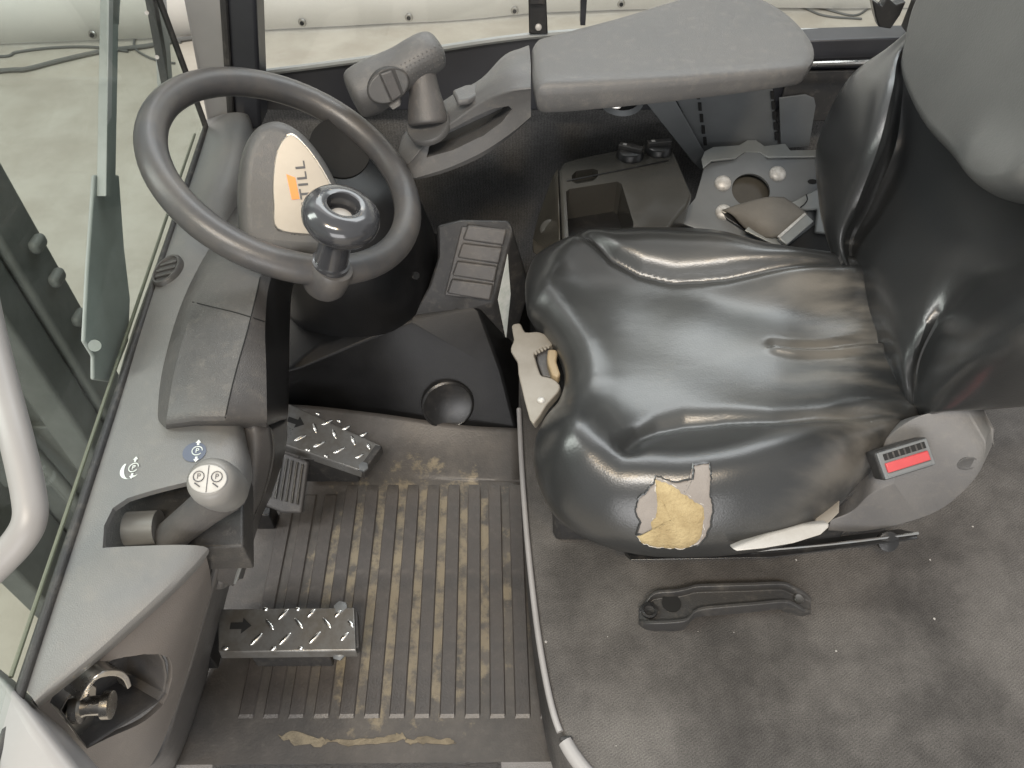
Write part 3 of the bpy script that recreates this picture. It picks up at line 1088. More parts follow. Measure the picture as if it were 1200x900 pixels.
# column cover: rows from the lip at the bottom up to the wheel hub
cc5 = [
    [P(182, 490, .503), P(196, 505, .502), P(263, 502, .497), P(313, 501, .475), P(337, 490, .36)],
    [P(181, 484, .506), P(195, 492, .532), P(265, 488, .540), P(313, 486, .515), P(338, 478, .37)],
    [P(188, 430, .508), P(207, 424, .546), P(278, 428, .556), P(312, 430, .535), P(339, 425, .38)],
    [P(208, 360, .508), P(229, 356, .550), P(296, 368, .562), P(311, 378, .545), P(340, 375, .39)],
    [P(232, 300, .500), P(256, 308, .545), P(307, 318, .554), P(318, 325, .540), P(345, 330, .39)],
    [P(256, 250, .480), P(285, 255, .515), P(330, 262, .520), P(345, 270, .505), P(370, 285, .38)],
    [P(268, 225, .46), P(296, 230, .49), P(338, 240, .50), P(356, 250, .48), P(380, 262, .38)],
]


def mixp(a, b, k):
    return a * (1 - k) + b * k


cc_rows = [[q[0], q[1], mixp(q[1], q[2], .5) + Vector((0, 0, .003)), q[2], q[3]] for q in cc5]
cover = patch('column_cover', cc_rows, M['grey_d'], dash, n=6, solid=.006, lin_c=True, bevel=.007)
ck = [[q[3] - Vector((.001, 0, .001)), mixp(q[3], q[4], .08), mixp(q[3], q[4], .5), q[4]] for q in cc5]
patch('cover_side', ck, M['black'], dash, n=5, solid=.004)
bpy.context.view_layer.update()
bvh_cc = BVHTree.FromObject(cover, bpy.context.evaluated_depsgraph_get())
for line in ([(226, 354), (250, 360), (275, 366), (298, 373), (310, 377)], [(305, 325), (297, 360), (288, 395), (278, 430), (270, 462), (264, 490)]):
    qs = []
    for u, v in [tuple(t) for t in catmull(line, 4)]:
        h = bvh_cc.ray_cast(_c, ray(u, v).normalized())
        if h[0] is not None:
            qs.append(h[0] + Vector((0, -.0001, .0002)))
    tube('cover_seam', qs, .0008, M['hole'], dash, n=1, smooth_path=False, seg=5)


def on_net(rows, s, t_):
    """point on the control net at row s and column t_ (fractional)"""
    i, j = min(int(s), len(rows) - 2), min(int(t_), len(rows[0]) - 2)
    a, b = s - i, t_ - j
    return (rows[i][j] * (1 - b) + rows[i][j + 1] * b) * (1 - a) + (rows[i + 1][j] * (1 - b) + rows[i + 1][j + 1] * b) * a


# ------------------------------------------------------------------ the driver's wheel and its column
WC = Vector((-.3006, .909, .610))
WN = Vector((.487, -.057, .8717)).normalized()
RW = .172
Rw = basis((0, 1, 0), WN)


def wheel_pt(deg, r=RW, h=0.0):
    a = math.radians(deg)
    return WC + Rw @ Vector((r * math.cos(a), r * math.sin(a), h))


def proj(q):
    d = Vector(q) - _c
    t_ = d.dot(_f)
    return 600 + FPX * d.dot(_r) / t_, 450 - FPX * d.dot(_u) / t_


best = min(range(360), key=lambda k: (proj(wheel_pt(k))[0] - 382) ** 2 + (proj(wheel_pt(k))[1] - 322) ** 2)
sw = thing('steering_wheel', 'worn dark grey steering wheel with a polished spinner knob', 'steering wheel', WC)
ring = [wheel_pt(a, RW, 0) for a in range(0, 360, 5)]
tube('rim', ring, 0.0196, M['rim'], sw, seg=20, n=1, closed=True, smooth_path=False)
lathe('hub', [(.020, -.10), (.042, -.09), (.046, -.06), (.040, -.045), (.01, -.04)], WC, WN, M['rim'], sw)
kp = wheel_pt(best)
for da, name in ((0, 'spoke'),):
    tube(name, [wheel_pt(best + da, .02, -.085), wheel_pt(best + da, .08, -.075), wheel_pt(best + da, .14, -.040), wheel_pt(best + da, .166, -.008)], [.016, .015, .014, .013], M['rim'], sw, n=5)
kb = wheel_pt(best, RW + .006)
KX = Vector((.33, -.05, .94)).normalized()
sb = lathe('knob_bracket', [(.018, -.026), (.025, -.024), (.0285, -.016), (.0285, .012), (.026, .018), (.018, .020)], kb, WN, M['rim'], sw)
kn = lathe('spinner_knob', [(.020, .016), (.0235, .018), (.0235, .023), (.0205, .024), (.0198, .060), (.0215, .070), (.029, .0745), (.0390, .0805), (.0445, .0895), (.0458, .0975), (.0440, .1060),
                            (.0385, .1125), (.030, .1165), (.0235, .1175), (.0195, .1160), (.0178, .110), (.0172, .096), (.002, .094)], kb, KX, M['knob'], sw, seg=48)
lathe('knob_cap', [(.014, .0945), (.013, .0985), (.009, .0995), (.001, .100)], kb, KX, M['white'], kn, seg=24)

hd = dash
hn = Vector((.30, -.74, .60)).normalized()
ho = PD(345, 215, 1.02)
hp = [(288, 285), (282, 250), (281, 215), (286, 178), (299, 152), (318, 142), (337, 145), (358, 160), (380, 188), (397, 222), (408, 262), (405, 290), (380, 296), (330, 294)]
top = [Vector(q) for q in catmull([PP(u, v, ho, hn) for u, v in hp], 4, True)]
prism('head_shell', top, -hn * .075, M['grey_m'], hd, bevel=.014, seg=5, taper=1.10)
lp = [(325, 268), (321, 240), (320, 215), (323, 185), (330, 166), (340, 158), (351, 164), (368, 184), (386, 214), (399, 246), (402, 276), (365, 275)]
o2 = ho + hn * .002
emb = [Vector(q) for q in catmull([PP(u, v, o2, hn) for u, v in lp], 4, True)]
pl = prism('logo_plate', emb, -hn * .006, M['silver'], hd, bevel=.0012)
prism('plate_rim', [o2 + (q - o2) * 1.045 - hn * .002 for q in emb], -hn * .004, M['chrome'], pl, bevel=.001)
# letters run up the plate; the knob hides the first ones
td = (PP(352, 182, o2, hn) - PP(360, 232, o2, hn)).normalized()
Rt = basis(td, hn)
text('lettering', 'STILL', PP(356, 217, o2 + hn * .0006, hn), Rt @ Matrix.Diagonal((1.28, 1, 1)), .0178, M['ink'], pl, space=1.22, bold=.0003)
sq = [(335.5, 204), (346, 208), (351, 233), (342, 234)]
prism('logo_square', [PP(u, v, o2 + hn * .0014, hn) for u, v in sq], -hn * .001, M['orange'], pl, bevel=0)
# white liner glimpsed beside the head
# small gauge behind the head
gz = PD(398, 176, 1.16)
lathe('gauge_ring', [(.040, 0), (.046, .006), (.045, .012), (.040, .010), (.002, .002)], gz, (.3, -.6, .7), M['hole'], hd)

# black shroud under the wheel
sh = thing('column_shroud', 'black rounded shroud around the steering column below the wheel', 'column shroud', (-.28, 1.02, 0))
lathe('shroud', [(.15, 0), (.152, .10), (.150, .17), (.135, .24), (.10, .30), (.03, .32)], (-.29, 1.15, .15), (0, -.16, 1), M['cowl'], sh, seg=48)
for u, v in [(487, 323)]:
    q = PD(u, v, 1.28)
    lathe('cap_screw', [(.007, 0), (.006, .003), (.002, .003)], q, (.5, -.6, .5), M['black'], sh, seg=12)

# ------------------------------------------------------------------ front cowl with the key console
cw = thing('front_cowl', 'glossy black plastic cowl at the front of the footwell with a switch console on top', 'cowl', P(500, 450, .1))
bot = [P(318, 478, .02), P(345, 478, .02), P(420, 494, .02), P(500, 502, .02), P(606, 508, .02), P(621, 440, .02), P(622, 340, .02), P(500, 270, .02), P(330, 380, .02)]
mid = [P(325, 455, .11), P(350, 450, .11), P(420, 445, .12), P(496, 440, .13), P(588, 436, .13), P(598, 400, .12), P(600, 320, .12), P(500, 270, .12), P(330, 350, .12)]
tp = [P(330, 438, .20), P(352, 432, .20), (P(420, 403, .215)), P(482, 378, .222), P(562, 364, .225), P(572, 352, .21), P(582, 300, .21), P(500, 270, .21), P(335, 340, .20)]
tp2 = [q + (Vector((-.17, 1.12, .23)) - q) * .25 + Vector((0, 0, .012)) for q in tp]
loft('cowl_shell', [bot, mid, tp, tp2], M['cowl'], cw, bevel=.018)
q = PD(525, 470, 1.398)
Rc = basis((1, 0, 0), (.08, -.72, .69))
fn = (tp[3] - bot[3]).cross(tp[4] - bot[3]).normalized()
if fn.y > 0:
    fn = -fn
mid_o = (mid[3] + mid[4]) / 2
q = PP(525, 475, (bot[3] + bot[4]) / 2 * .5 + mid_o * .5, fn)
lathe('round_cap', [(.050, -.012), (.050, .002), (.046, .0045), (.044, .003), (.002, .003)], q, fn, M['black'], cw, seg=40)
con_t = [P(510, 262, .37), P(540, 255, .375), P(596, 256, .375), P(601, 266, .37), P(577, 358, .232), P(556, 362, .225), P(480, 374, .222), P(500, 335, .28), P(512, 300, .33)]
con = prism('switch_console', con_t, (0.035, .02, -.16), M['blackm'], cw, bevel=.008, seg=4)
cn = (con_t[2] - con_t[0]).cross(con_t[6] - con_t[0]).normalized()
if cn.z < 0:
    cn = -cn
co = con_t[0] + cn * .003
base_pl = [(541, 266), (592, 268), (576, 352), (521, 346)]
prism('button_bed', [PP(u, v, co, cn) for u, v in base_pl], -cn * .008, M['grey_d'], cw, bevel=.002)
for k in range(4):
    a = [(547 - k * 6.2 + 1, 264 + k * 21), (594 - k * 5.2, 269 + k * 21.5), (590 - k * 5.2, 288 + k * 21.5), (542 - k * 6.2, 281 + k * 21)]
    poly = [PP(u, v, co + cn * .006, cn) for u, v in a]
    prism('button', poly, -cn * .008, M['grey_d'], cw, bevel=.0035, seg=3)
ea, eb, dn_ = con_t[3], con_t[4], Vector((0.035, .02, -.16))
sn_ = (eb - ea).cross(dn_).normalized()
if sn_.x < 0:
    sn_ = -sn_


def con_side(s_, d_):
    return ea + (eb - ea) * s_ + dn_ * d_ + sn_ * .0012


prism('label_sticker', [con_side(.30, .04), con_side(.52, .42), con_side(.98, .66), con_side(.84, .10)], -sn_ * .0006, M['sticker_w'], cw, bevel=0)

# ------------------------------------------------------------------ floor mat, pedals
fm = thing('floor_mat', 'ribbed rubber floor mat with sandy dirt in its grooves', 'floor mat', P(450, 750, 0))
mrows = []
for v, zz in [(905, .0), (850, .0), (760, .0), (660, .0), (590, .0), (565, .004)]:
    mrows.append([P(195 + (880 - v) * .14, v, zz), P(330, v, zz), P(440, v, zz), P(540, v, zz), P({905: 664, 850: 656, 760: 634, 660: 620, 590: 614, 565: 612}[v], v, zz)])
for v, zz, dv in [(540, .012, 0), (508, .03, 0), (480, .055, 0)]:
    mrows.append([P(268, v, zz), P(340, v - 6, zz), P(440, v + 4, zz), P(540, v + 18, zz * .8), P(611, v + 22, zz * .6)])
patch('mat_sheet', mrows, M['mat'], fm, n=5, solid=.004)
rib = bpy.data.meshes.new('rib')
bm = bmesh.new()
L_ = .50
prof = [(-.0120, 0), (-.0100, .0026), (.0100, .0026), (.0120, 0)]
r0 = [bm.verts.new((x, 0, z)) for x, z in prof]
r1 = [bm.verts.new((x, .006, z)) for x, z in prof]
r2 = [bm.verts.new((x, L_ - .006, z)) for x, z in prof]
r3 = [bm.verts.new((x, L_, z)) for x, z in prof]
for v_ in r0 + r3:
    v_.co.z = 0
for A, B in ((r0, r1), (r1, r2), (r2, r3)):
    for i in range(3):
        bm.faces.new((A[i], A[i + 1], B[i + 1], B[i]))
bmesh.ops.recalc_face_normals(bm, faces=bm.faces)
bm.to_mesh(rib)
bm.free()
rib.materials.append(M['rib'])
pitch = .0377
for k in range(15):
    x = P(421, 842, 0).x - 4.5 * pitch + k * pitch
    q = Vector((x, .398, .0005))
    ang = math.radians(1.5)
    o = shared('rib', rib, q, Matrix.Rotation(ang, 3, 'Z'), None, fm, (1, .92 if 2 < k < 13 else (.80 if k < 3 else .95), 1))
# dried dirt smears
dpoly = [(325, 862), (345, 857), (380, 866), (440, 868), (500, 862), (535, 868), (520, 874), (470, 873), (420, 878), (370, 874), (345, 880), (330, 874)]


def pedal_plate(t, quad, z, dz_far, slide):
    """tread plate from four photo corners (near-left, near-right, far-right, far-left)"""
    pts = [P(u, v, zz) for (u, v), zz in zip(quad, z)]
    return pts


lugm = bpy.data.meshes.new('tread_lug')
bm = bmesh.new()
bmesh.ops.create_uvsphere(bm, u_segments=8, v_segments=5, radius=1)
bm.to_mesh(lugm)
bm.free()
for p in lugm.polygons:
    p.use_smooth = True
lugm.materials.append(M['lug'])


def tread_pedal(t, pts, lugs_uv, arrow_uv):
    a, b, c, d = pts           # a near-left, b near-right, c far-right, d far-left
    n = (b - a).cross(d - a).normalized()
    prism('tread_plate', [a, b, c, d], -n * .004, M['tread'], t, bevel=.0015)
    # rolled lip along the near edge
    lip = prism('front_lip', [a + n * -.001, b + n * -.001, b - n * .016 + (a - d).normalized() * .006, a - n * .016 + (a - d).normalized() * .006], (a - d).normalized() * -.003, M['tread'], t, bevel=.002)
    ex, ey = b - a, d - a
    R = basis(ex, n)
    for (s, w_, sg, sc) in lugs_uv:
        q = a + ex * s + ey * w_ + n * .0006
        shared('tread_lug', lugm, q, R @ Matrix.Rotation(math.radians(sg), 3, 'Z'), None, t, (.0115 * sc, .0034, .0024))
    s, w_ = arrow_uv
    q = a + ex * s + ey * w_ + n * .0008
    ar = [(-.016, -.005), (.002, -.005), (.002, -.012), (.016, 0), (.002, .012), (.002, .005), (-.016, .005)]
    prism('arrow', [q + R @ Vector((x, y, 0)) for x, y in ar], -n * .0006, M['hole'], t, bevel=0)
    return n, R


lugs = []
for s, w_, sg, sc in [(.28, .28, 48, 1.1), (.49, .28, 48, 1.1), (.71, .30, 48, 1.1), (.93, .32, 48, .8),
                      (.385, .62, -48, 1.0), (.60, .64, -48, 1.0), (.81, .64, -48, 1.0), (.985, .62, -48, .7),
                      (.49, .86, 48, 1.0), (.70, .88, 48, .8), (.90, .86, 48, .7), (.36, .985, 0, .4), (.60, .98, 0, .4),
                      (.05, .08, 0, .5), (.40, .06, 20, .5), (.60, .06, 0, .4)]:
    lugs.append((s, w_, sg, sc))
t = thing('tread_pedal', 'steel tread-plate pedal with an arrow, nearest to the door sill', 'pedal', P(340, 745, 0), 'tread plate pedals')
pa, pb_, pc, pd_ = P(256, 764, .075), P(417, 762, .075), P(415, 712, .085), P(255, 714, .085)
n, R = tread_pedal(t, [pa, pb_, pc, pd_], lugs, (.17, .60))
box('pivot_block', P(248, 748, .05), (.026, .075, .05), M['black'], t)
prism('end_bracket', [P(404, 710, .078), P(419, 716, .078), P(421, 758, .07), P(404, 764, .07)], (0, 0, -.02), M['blackm'], t, bevel=.002)
lathe('nut', [(.011, 0), (.011, .008), (.007, .010), (.001, .010)], P(400, 714, .076), (0, -.1, 1), M['bracket'], t, seg=6)
lathe('nut', [(.010, 0), (.010, .008), (.006, .010), (.001, .010)], P(398, 766, .055), (0, -.4, 1), M['bracket'], t, seg=6)
box('stem', (pa + pc) / 2 - Vector((0, 0, .045)), (.12, .05, .07), M['blackm'], t)

t = thing('tread_pedal', 'steel tread-plate pedal set at an angle below the black cowl', 'pedal', P(388, 520, 0), 'tread plate pedals')
pa, pb_, pc, pd_ = P(318, 516, .11), P(424, 552, .085), P(446, 522, .095), P(336, 472, .125)
n2, R2 = tread_pedal(t, [pa, pb_, pc, pd_], lugs, (.17, .62))
prism('end_bracket', [pb_ + (pb_ - pa) * -.06, pb_ + (pb_ - pa) * .02, pc + (pb_ - pa) * .02, pc - (pb_ - pa) * .06], (0, .0, -.02), M['blackm'], t, bevel=.002)
lathe('nut', [(.009, 0), (.009, .006), (.001, .008)], P(426, 548, .085), n2, M['bracket'], t, seg=6)
box('stem', (pa + pc) / 2 - Vector((0, 0, .05)), (.10, .05, .07), M['blackm'], t)

t = thing('accelerator_pedal', 'small ribbed rubber accelerator pedal below the dark column cover', 'pedal', P(335, 570, 0))
qa, qb, qc, qd = P(308, 592, .05), P(353, 602, .045), P(361, 541, .10), P(320, 526, .105)
nn = (qb - qa).cross(qd - qa).normalized()
prism('pedal_pad', [qa, qa * .5 + qb * .5 + (qa - qd) * .06, qb, qc, qd], -nn * .012, M['grey_d'], t, bevel=.004)
for k in range(6):
    s = .14 + k * .145
    p0, p1 = qa * (1 - s) + qb * s, qd * (1 - s) + qc * s
    dv = p1 - p0
    tube('pad_rib', [p0 + dv * .16 + nn * .001, p0 + dv * .92 + nn * .001], .0024, M['tray'], t, n=1, smooth_path=False, seg=6)
box('stem', P(310, 604, .02), (.035, .03, .05), M['black'], t)

# ------------------------------------------------------------------ parking brake lever in the dash slot
t = thing('parking_brake_lever', 'parking brake lever with a pale rounded knob and printed cap in the dashboard slot', 'lever', P(185, 615, .45))
kc = P(248, 564, .600)
ax = Vector((.10, -.42, .90)).normalized()
lathe('knob', [(.012, -.068), (.0175, -.065), (.0215, -.055), (.0232, -.030), (.0230, -.008), (.0215, .003), (.0180, .0095), (.0145, .0115), (.002, .0120)], kc, ax, M['brakeknob'], t, seg=40)
Rk = basis((1, .0, 0), ax)
cap = prism('knob_cap', ellipse(kc + ax * .0136, .0170, .0132, Rk), -ax * .004, M['cap'], t, bevel=.0008)
prism('cap_line', [kc + ax * .0140 + Rk @ Vector(q) for q in [(-.0004, -.0125, 0), (.0004, -.0125, 0), (.0004, .0125, 0), (-.0004, .0125, 0)]], -ax * .0003, M['ink'], cap, bevel=0)
for sx in (-1, 1):
    c = kc + ax * .0140 + Rk @ Vector((.0080 * sx, .002, 0))
    tube('brake_symbol', [c + Rk @ Vector((.0048 * math.cos(a * .5236), .0048 * math.sin(a * .5236), 0)) for a in range(12)], .0005, M['ink'], cap, n=1, closed=True, smooth_path=False, seg=5)
    text('brake_symbol_letter', 'P', c, Rk, .007, M['ink'], cap, .0002)
    tube('symbol_arrow', [c + Rk @ Vector((-.003, -.006, 0)), c + Rk @ Vector((.002, -.0095, 0))], .0006, M['ink'], cap, n=1, smooth_path=False, seg=5)
k0 = kc - ax * .055
tube('shaft', [k0, mixp0(k0, P(205, 624, .462), .4), P(205, 624, .462), P(188, 634, .43)], [.022, .019, .018, .018], M['grey_d'], t, n=5)
tube('pivot_drum', [P(150, 620, .462), P(186, 618, .462)], .019, M['brakeknob'], t, n=1, smooth_path=False, seg=24)

# printed pictograms on the ledge
bvh_l = BVHTree.FromObject(ledge, bpy.context.evaluated_depsgraph_get())


def on_ledge(u, v):
    d = ray(u, v).normalized()
    # ledge mesh is stored in world coordinates
    h = bvh_l.ray_cast(_c, d)
    return (h[0], h[1]) if h[0] is not None else (P(u, v, .51), Vector((0, 0, 1)))


for (u, v), m1, nm in [((228, 530), M['blue'], 'blue round parking brake pictogram on the ledge near the lever'), ((154, 550), M['sticker_w'], 'white crescent parking brake pictogram on the ledge by the windscreen')]:
    q, nv = on_ledge(u, v)
    nv = nv if nv.z > 0 else -nv
    t = thing('pictogram', nm, 'sticker', q, 'parking brake pictograms on the ledge')
    rr = .0125
    if u > 200:
        prism('disc', ellipse(q + nv * .0008, rr, rr, basis((1, 0, 0), nv), 24), -nv * .0006, m1, t, bevel=0)
    else:
        Rr = basis((1, .3, 0), nv)
        cres = [(rr * math.cos(a), rr * math.sin(a)) for a in np.radians(np.arange(125, 306, 12))] + [(rr * .55 * math.cos(a) - .001, rr * 1.0 * math.sin(a)) for a in np.radians(np.arange(300, 130, -12))]
        prism('disc', [q + nv * .0008 + Rr @ Vector((x, y, 0)) for x, y in cres], -nv * .0006, m1, t, bevel=0)
    Rr = basis((1, .12, 0), nv)
    cq = q + nv * .0012 + Rr @ Vector((.003, .001, 0))
    tube('symbol_ring', [cq + Rr @ Vector((.0055 * math.cos(a * .4), .0055 * math.sin(a * .4), 0)) for a in range(15)], .0006, M['sticker_w'], t, n=1, smooth_path=False, seg=5)
    text('symbol_letter', 'P', cq, Rr, .008, M['sticker_w'], t, .0002)
    for sg in (1, -1):
        prism('symbol_arrow', [cq + Rr @ Vector((x, y * sg, 0)) for x, y in [(-.0012, .0075), (.0012, .0075), (.0012, .0105), (.0030, .0105), (0, .0145), (-.0030, .0105), (-.0012, .0105)]], -nv * .0003, M['sticker_w'], t, bevel=0)

# ribbed oval knob on the ledge
q, nv = on_ledge(197, 318)
t = thing('air_vent', 'dark ribbed oval air vent knob on the ledge beside the windscreen', 'air vent', q)
nv = (nv if nv.z > 0 else -nv).normalized()
q = q + nv * .0025
Rv = basis((.0, 1, 0), nv)
rings = [ellipse(q, .029 * s, .020 * s, Rv, 28, h) for s, h in [(1.06, -.006), (1.04, .001), (.97, .0035), (.86, .0035), (.82, .0005), (.3, .001)]]
loft('vent_body', rings, M['grey_d'], t)
for k in range(3):
    x = -.012 + k * .012
    hw = .0150 * math.sqrt(max(0, 1 - (x / .025) ** 2))
    box('vent_fin', q + Rv @ Vector((x, 0, .0018)), (.0045, hw * 2, .003), M['grey_d'], t, Rv, bevel=.001)

# door striker in the pocket
t = thing('door_striker', 'steel door striker pin with a curved hook in the lower left pocket', 'door striker', PP(105, 825, ctr, pn_))


def pkp(u, v, h=0.0):
    return PP(u, v, ctr + pn_ * h, pn_)


prism('striker_plate', [pkp(74, 850, -.02), pkp(80, 818, -.02), pkp(98, 795, -.02), pkp(114, 805, -.02), pkp(112, 832, -.02), pkp(108, 858, -.02), pkp(92, 864, -.02)], -pn_ * .004, M['zinc'], t, bevel=.0015)
pin0, pin1 = pkp(92, 828, -.015), pkp(132, 826, .012)
pa_ = (pin1 - pin0)
lathe('pin', [(.016, -.004), (.016, .004), (.0105, .005), (.0095, .010), (.0095, pa_.length * .72), (.0135, pa_.length * .74), (.0135, pa_.length * .98), (.011, pa_.length), (.002, pa_.length)], pin0, pa_, M['chrome'], t, seg=28)
hk = [pkp(88, 812, -.012), pkp(98, 795, -.006), pkp(113, 785, .0), pkp(130, 784, .003), pkp(141, 790, .004), pkp(147, 802, .004)]
hkc = [Vector(q) for q in catmull(hk, 5)]
rr_ = []
wid = (pn_ * .55 + Vector((0, -.6, -.5))).normalized()
for i, q in enumerate(hkc):
    f_ = 1 - .45 * i / len(hkc)
    nn_ = pn_ * .011 * f_
    tg = (hkc[min(i + 1, len(hkc) - 1)] - hkc[max(i - 1, 0)]).normalized()
    sd = tg.cross(pn_).normalized() * (.0045 * f_)
    rr_.append([q + nn_ + sd, q + nn_ - sd, q - nn_ - sd, q - nn_ + sd])
loft('hook', rr_, M['chrome'], t, bevel=.001)

# pale grab handle at the left edge
gh = [PD(-52, 180, .60), PD(-34, 280, .60), PD(-14, 380, .59), PD(4, 455, .575), PD(20, 517, .56), PD(33, 575, .55), PD(35, 608, .545), PD(22, 634, .545), PD(-6, 664, .548), PD(-50, 705, .56)]
tag(tube('grab_handle', gh, .0112, M['pillar'], n=8, seg=18), 'pale grey tubular grab handle bending in at the left edge by the windscreen', 'grab handle')

# ================================================================== ARMREST WITH JOYSTICK
ar = thing('armrest', 'padded grey armrest with a moulded joystick console beyond the seat', 'armrest', PD(760, 80, 1.2))
padp = [(623, 62), (627, 47), (640, 42), (720, 21), (796, -2), (830, -10), (872, -8), (900, 0), (928, 18), (949, 42), (955, 60), (949, 74), (928, 80), (800, 91), (700, 97), (640, 99), (627, 94)]
top = [Vector(q) for q in catmull([P(u, v, .685) for u, v in padp], 3, True)]
cen = sum(top, Vector()) / len(top)
padv = []
for s, h in [(.80, .0035), (.93, .002), (.975, -.002), (1.0, -.010), (1.005, -.022), (.995, -.042), (.985, -.055), (.97, -.060)]:
    padv.append([cen + (q - cen) * s + Vector((0, .0, h * .72 * (1.0 - .38 * min(1, max(0, (q.x - .05) / .40))))) for q in top])
loft('pad', padv, M['grey_m'], ar)
# console: one flowing body from the pad down to the joystick end
YA = 1.045
cs = [
    [P(622, 138, .617), P(622, 103, .668), P(622, 76, .680), P(620, 54, .674), P(618, 60, .61)],
    [P(598, 160, .580), P(596, 107, .660), P(592, 84, .672), P(592, 64, .665), P(590, 78, .60)],
    [P(566, 183, .548), P(562, 121, .635), P(560, 106, .645), P(564, 92, .640), P(568, 104, .59)],
    [P(530, 199, .526), P(528, 145, .604), P(528, 126, .614), P(532, 110, .610), P(538, 122, .57)],
    [P(500, 208, .515), P(502, 164, .574), P(496, 148, .582), P(498, 134, .580), P(505, 144, .54)],
    [P(482, 210, .512), P(480, 190, .545), P(473, 172, .552), P(474, 156, .552), P(482, 164, .52)],
    [P(474, 204, .515), P(472, 192, .535), P(467, 182, .540), P(468, 172, .540), P(474, 176, .52)],
]
csr = []
for q in cs:
    # sharpen the ridge between the side and the top of the console
    csr.append([q[0], mixp0(q[0], q[1], .5), mixp0(q[0], q[1], .9), q[1], mixp0(q[1], q[2], .25), q[2], q[3], q[4], mixp0(q[4], q[0], .5)])
con = loft('console', csr, M['grey_m'], ar, n_ring=3, n_along=5)
# pocket in the console side
pk2 = [(498, 198), (502, 183), (528, 163), (556, 150), (580, 138), (596, 134), (600, 138), (588, 155), (566, 172), (530, 188)]
cut_o = prism('cutter', [PY(u, v, YA - .03) for u, v in pk2], (0, .065, 0), None, bevel=0)
dg = bpy.context.evaluated_depsgraph_get()
cut(con, [cut_o])
prism('pocket_liner', [PY(u, v, YA + .034) for u, v in [(486, 204), (497, 170), (600, 122), (612, 140), (570, 180)]], (0, .002, 0), M['tray'], ar, bevel=0)
prism('deck_cover', [P(u, v, .642) for u, v in [(530, 105), (545, 99), (560, 97), (564, 108), (550, 116), (536, 118)]], (0, 0, -.01), M['grey_m'], ar, bevel=.004)
# steel carrier under the pad
prism('carrier_tube', [PY(u, v, 1.15) for u, v in [(700, 112), (752, 108), (750, 122), (735, 130), (715, 130)]], (0, .03, 0), M['grey_m'], ar, bevel=.006)
lathe('carrier_ring', [(.030, -.006), (.036, 0), (.030, .006), (.022, 0)], PY(728, 116, 1.135), (0, -.3, 1), M['bracket'], ar, seg=28)
lathe('carrier_bolt', [(.012, 0), (.010, .006), (.002, .008)], PY(722, 120, 1.12), (0, -.8, .4), M['chrome'], ar, seg=14)
prism('underside_plate', [P(u, v, .615) for u, v in [(650, 110), (800, 98), (900, 92), (900, 60), (660, 70)]], (0, 0, -.015), M['blackm'], ar, bevel=.003)

js = thing('joystick', 'grey hydraulic joystick grip with a rocker switch, leaning at the front of the armrest console', 'joystick', P(500, 150, .64))
base = P(502, 146, .598)
jl = PD(425, 107, 1.115)
jr = PD(509, 66, 1.125)
axj = (jr - jl).normalized()
upj = (Vector((.0, -.45, .9)) - axj * Vector((.0, -.45, .9)).dot(axj)).normalized()
sdj = axj.cross(upj)
rings = []
for s, wd, ht, off in [(-.16, .004, .006, -.004), (-.145, .022, .026, -.002), (-.08, .030, .034, 0), (.12, .033, .036, .0), (.35, .031, .031, .004), (.55, .028, .028, .008), (.75, .027, .028, .012), (.93, .027, .028, .012), (1.05, .023, .024, .010), (1.11, .012, .013, .006), (1.125, .002, .002, .004)]:
    c = jl + (jr - jl) * s + upj * off
    ring_ = []
    for k in range(24):
        th = 2 * math.pi * k / 24
        cx, sy = math.cos(th), math.sin(th)
        e = .75
        ring_.append(c + sdj * (wd * abs(cx) ** e * (1 if cx > 0 else -1)) + upj * (ht * abs(sy) ** e * (1 if sy > 0 else -1)))
    rings.append(ring_)
grip = loft('grip', rings, M['grey_m'], js, n_along=4)
bpy.context.view_layer.update()
bvh_g = BVHTree.FromObject(grip, bpy.context.evaluated_depsgraph_get())
hit = bvh_g.ray_cast(_c, ray(455, 101).normalized())
rc, nj = hit[0], hit[1]
if nj.dot(ray(455, 101)) > 0:
    nj = -nj
nj = (nj - axj * nj.dot(axj)).normalized()
Rj = basis(axj, nj)
prism('switch_bezel', ellipse(rc + nj * .0012, .032, .0235, Rj, 36), -nj * .014, M['blackm'], js, bevel=.0015)
prism('rocker_switch', [rc + nj * .0045 + Rj @ Vector(q) for q in [(-.004, -.0205, 0), (.013, -.0185, 0), (.013, .0185, 0), (-.004, .0205, 0)]], -nj * .012, M['grey_d'], js, bevel=.002)
prism('switch_half', [rc + nj * .0026 + Rj @ Vector((.0300 * math.cos(a), .0215 * math.sin(a), 0)) for a in np.radians(np.arange(100, 261, 8))], -nj * .01, M['grey_m'], js, bevel=.0015)
prism('switch_half', [rc + nj * .0016 + Rj @ Vector((.0300 * math.cos(a), .0215 * math.sin(a), 0)) for a in np.radians(np.arange(-58, 59, 8))], -nj * .01, M['grey_m'], js, bevel=.0015)
dotm = bpy.data.meshes.new('grip_dot')
bm = bmesh.new()
bmesh.ops.create_uvsphere(bm, u_segments=6, v_segments=4, radius=.0012)
bm.to_mesh(dotm)
bm.free()
dotm.materials.append(M['grey_m'])
for i in range(10):
    for k in range(5):
        u, v = 470 + i * 5.0 + k * 1.2, 76 - i * 2.6 + k * 5.2
        h = bvh_g.ray_cast(_c, ray(u, v).normalized())
        if h[0] is not None:
            shared('grip_dot', dotm, h[0], None, None, js)
boot = []
neck = PD(495, 88, 1.125)
for s, r in [(0, .020), (.3, .0225), (.55, .026), (.8, .029), (.95, .030), (1.0, .026)]:
    c = neck * (1 - s) + base * s
    axn = (base - neck).normalized()
    Rb = basis((1, 0, 0), axn)
    boot.append(ellipse(c, r, r * .92, Rb, 24))
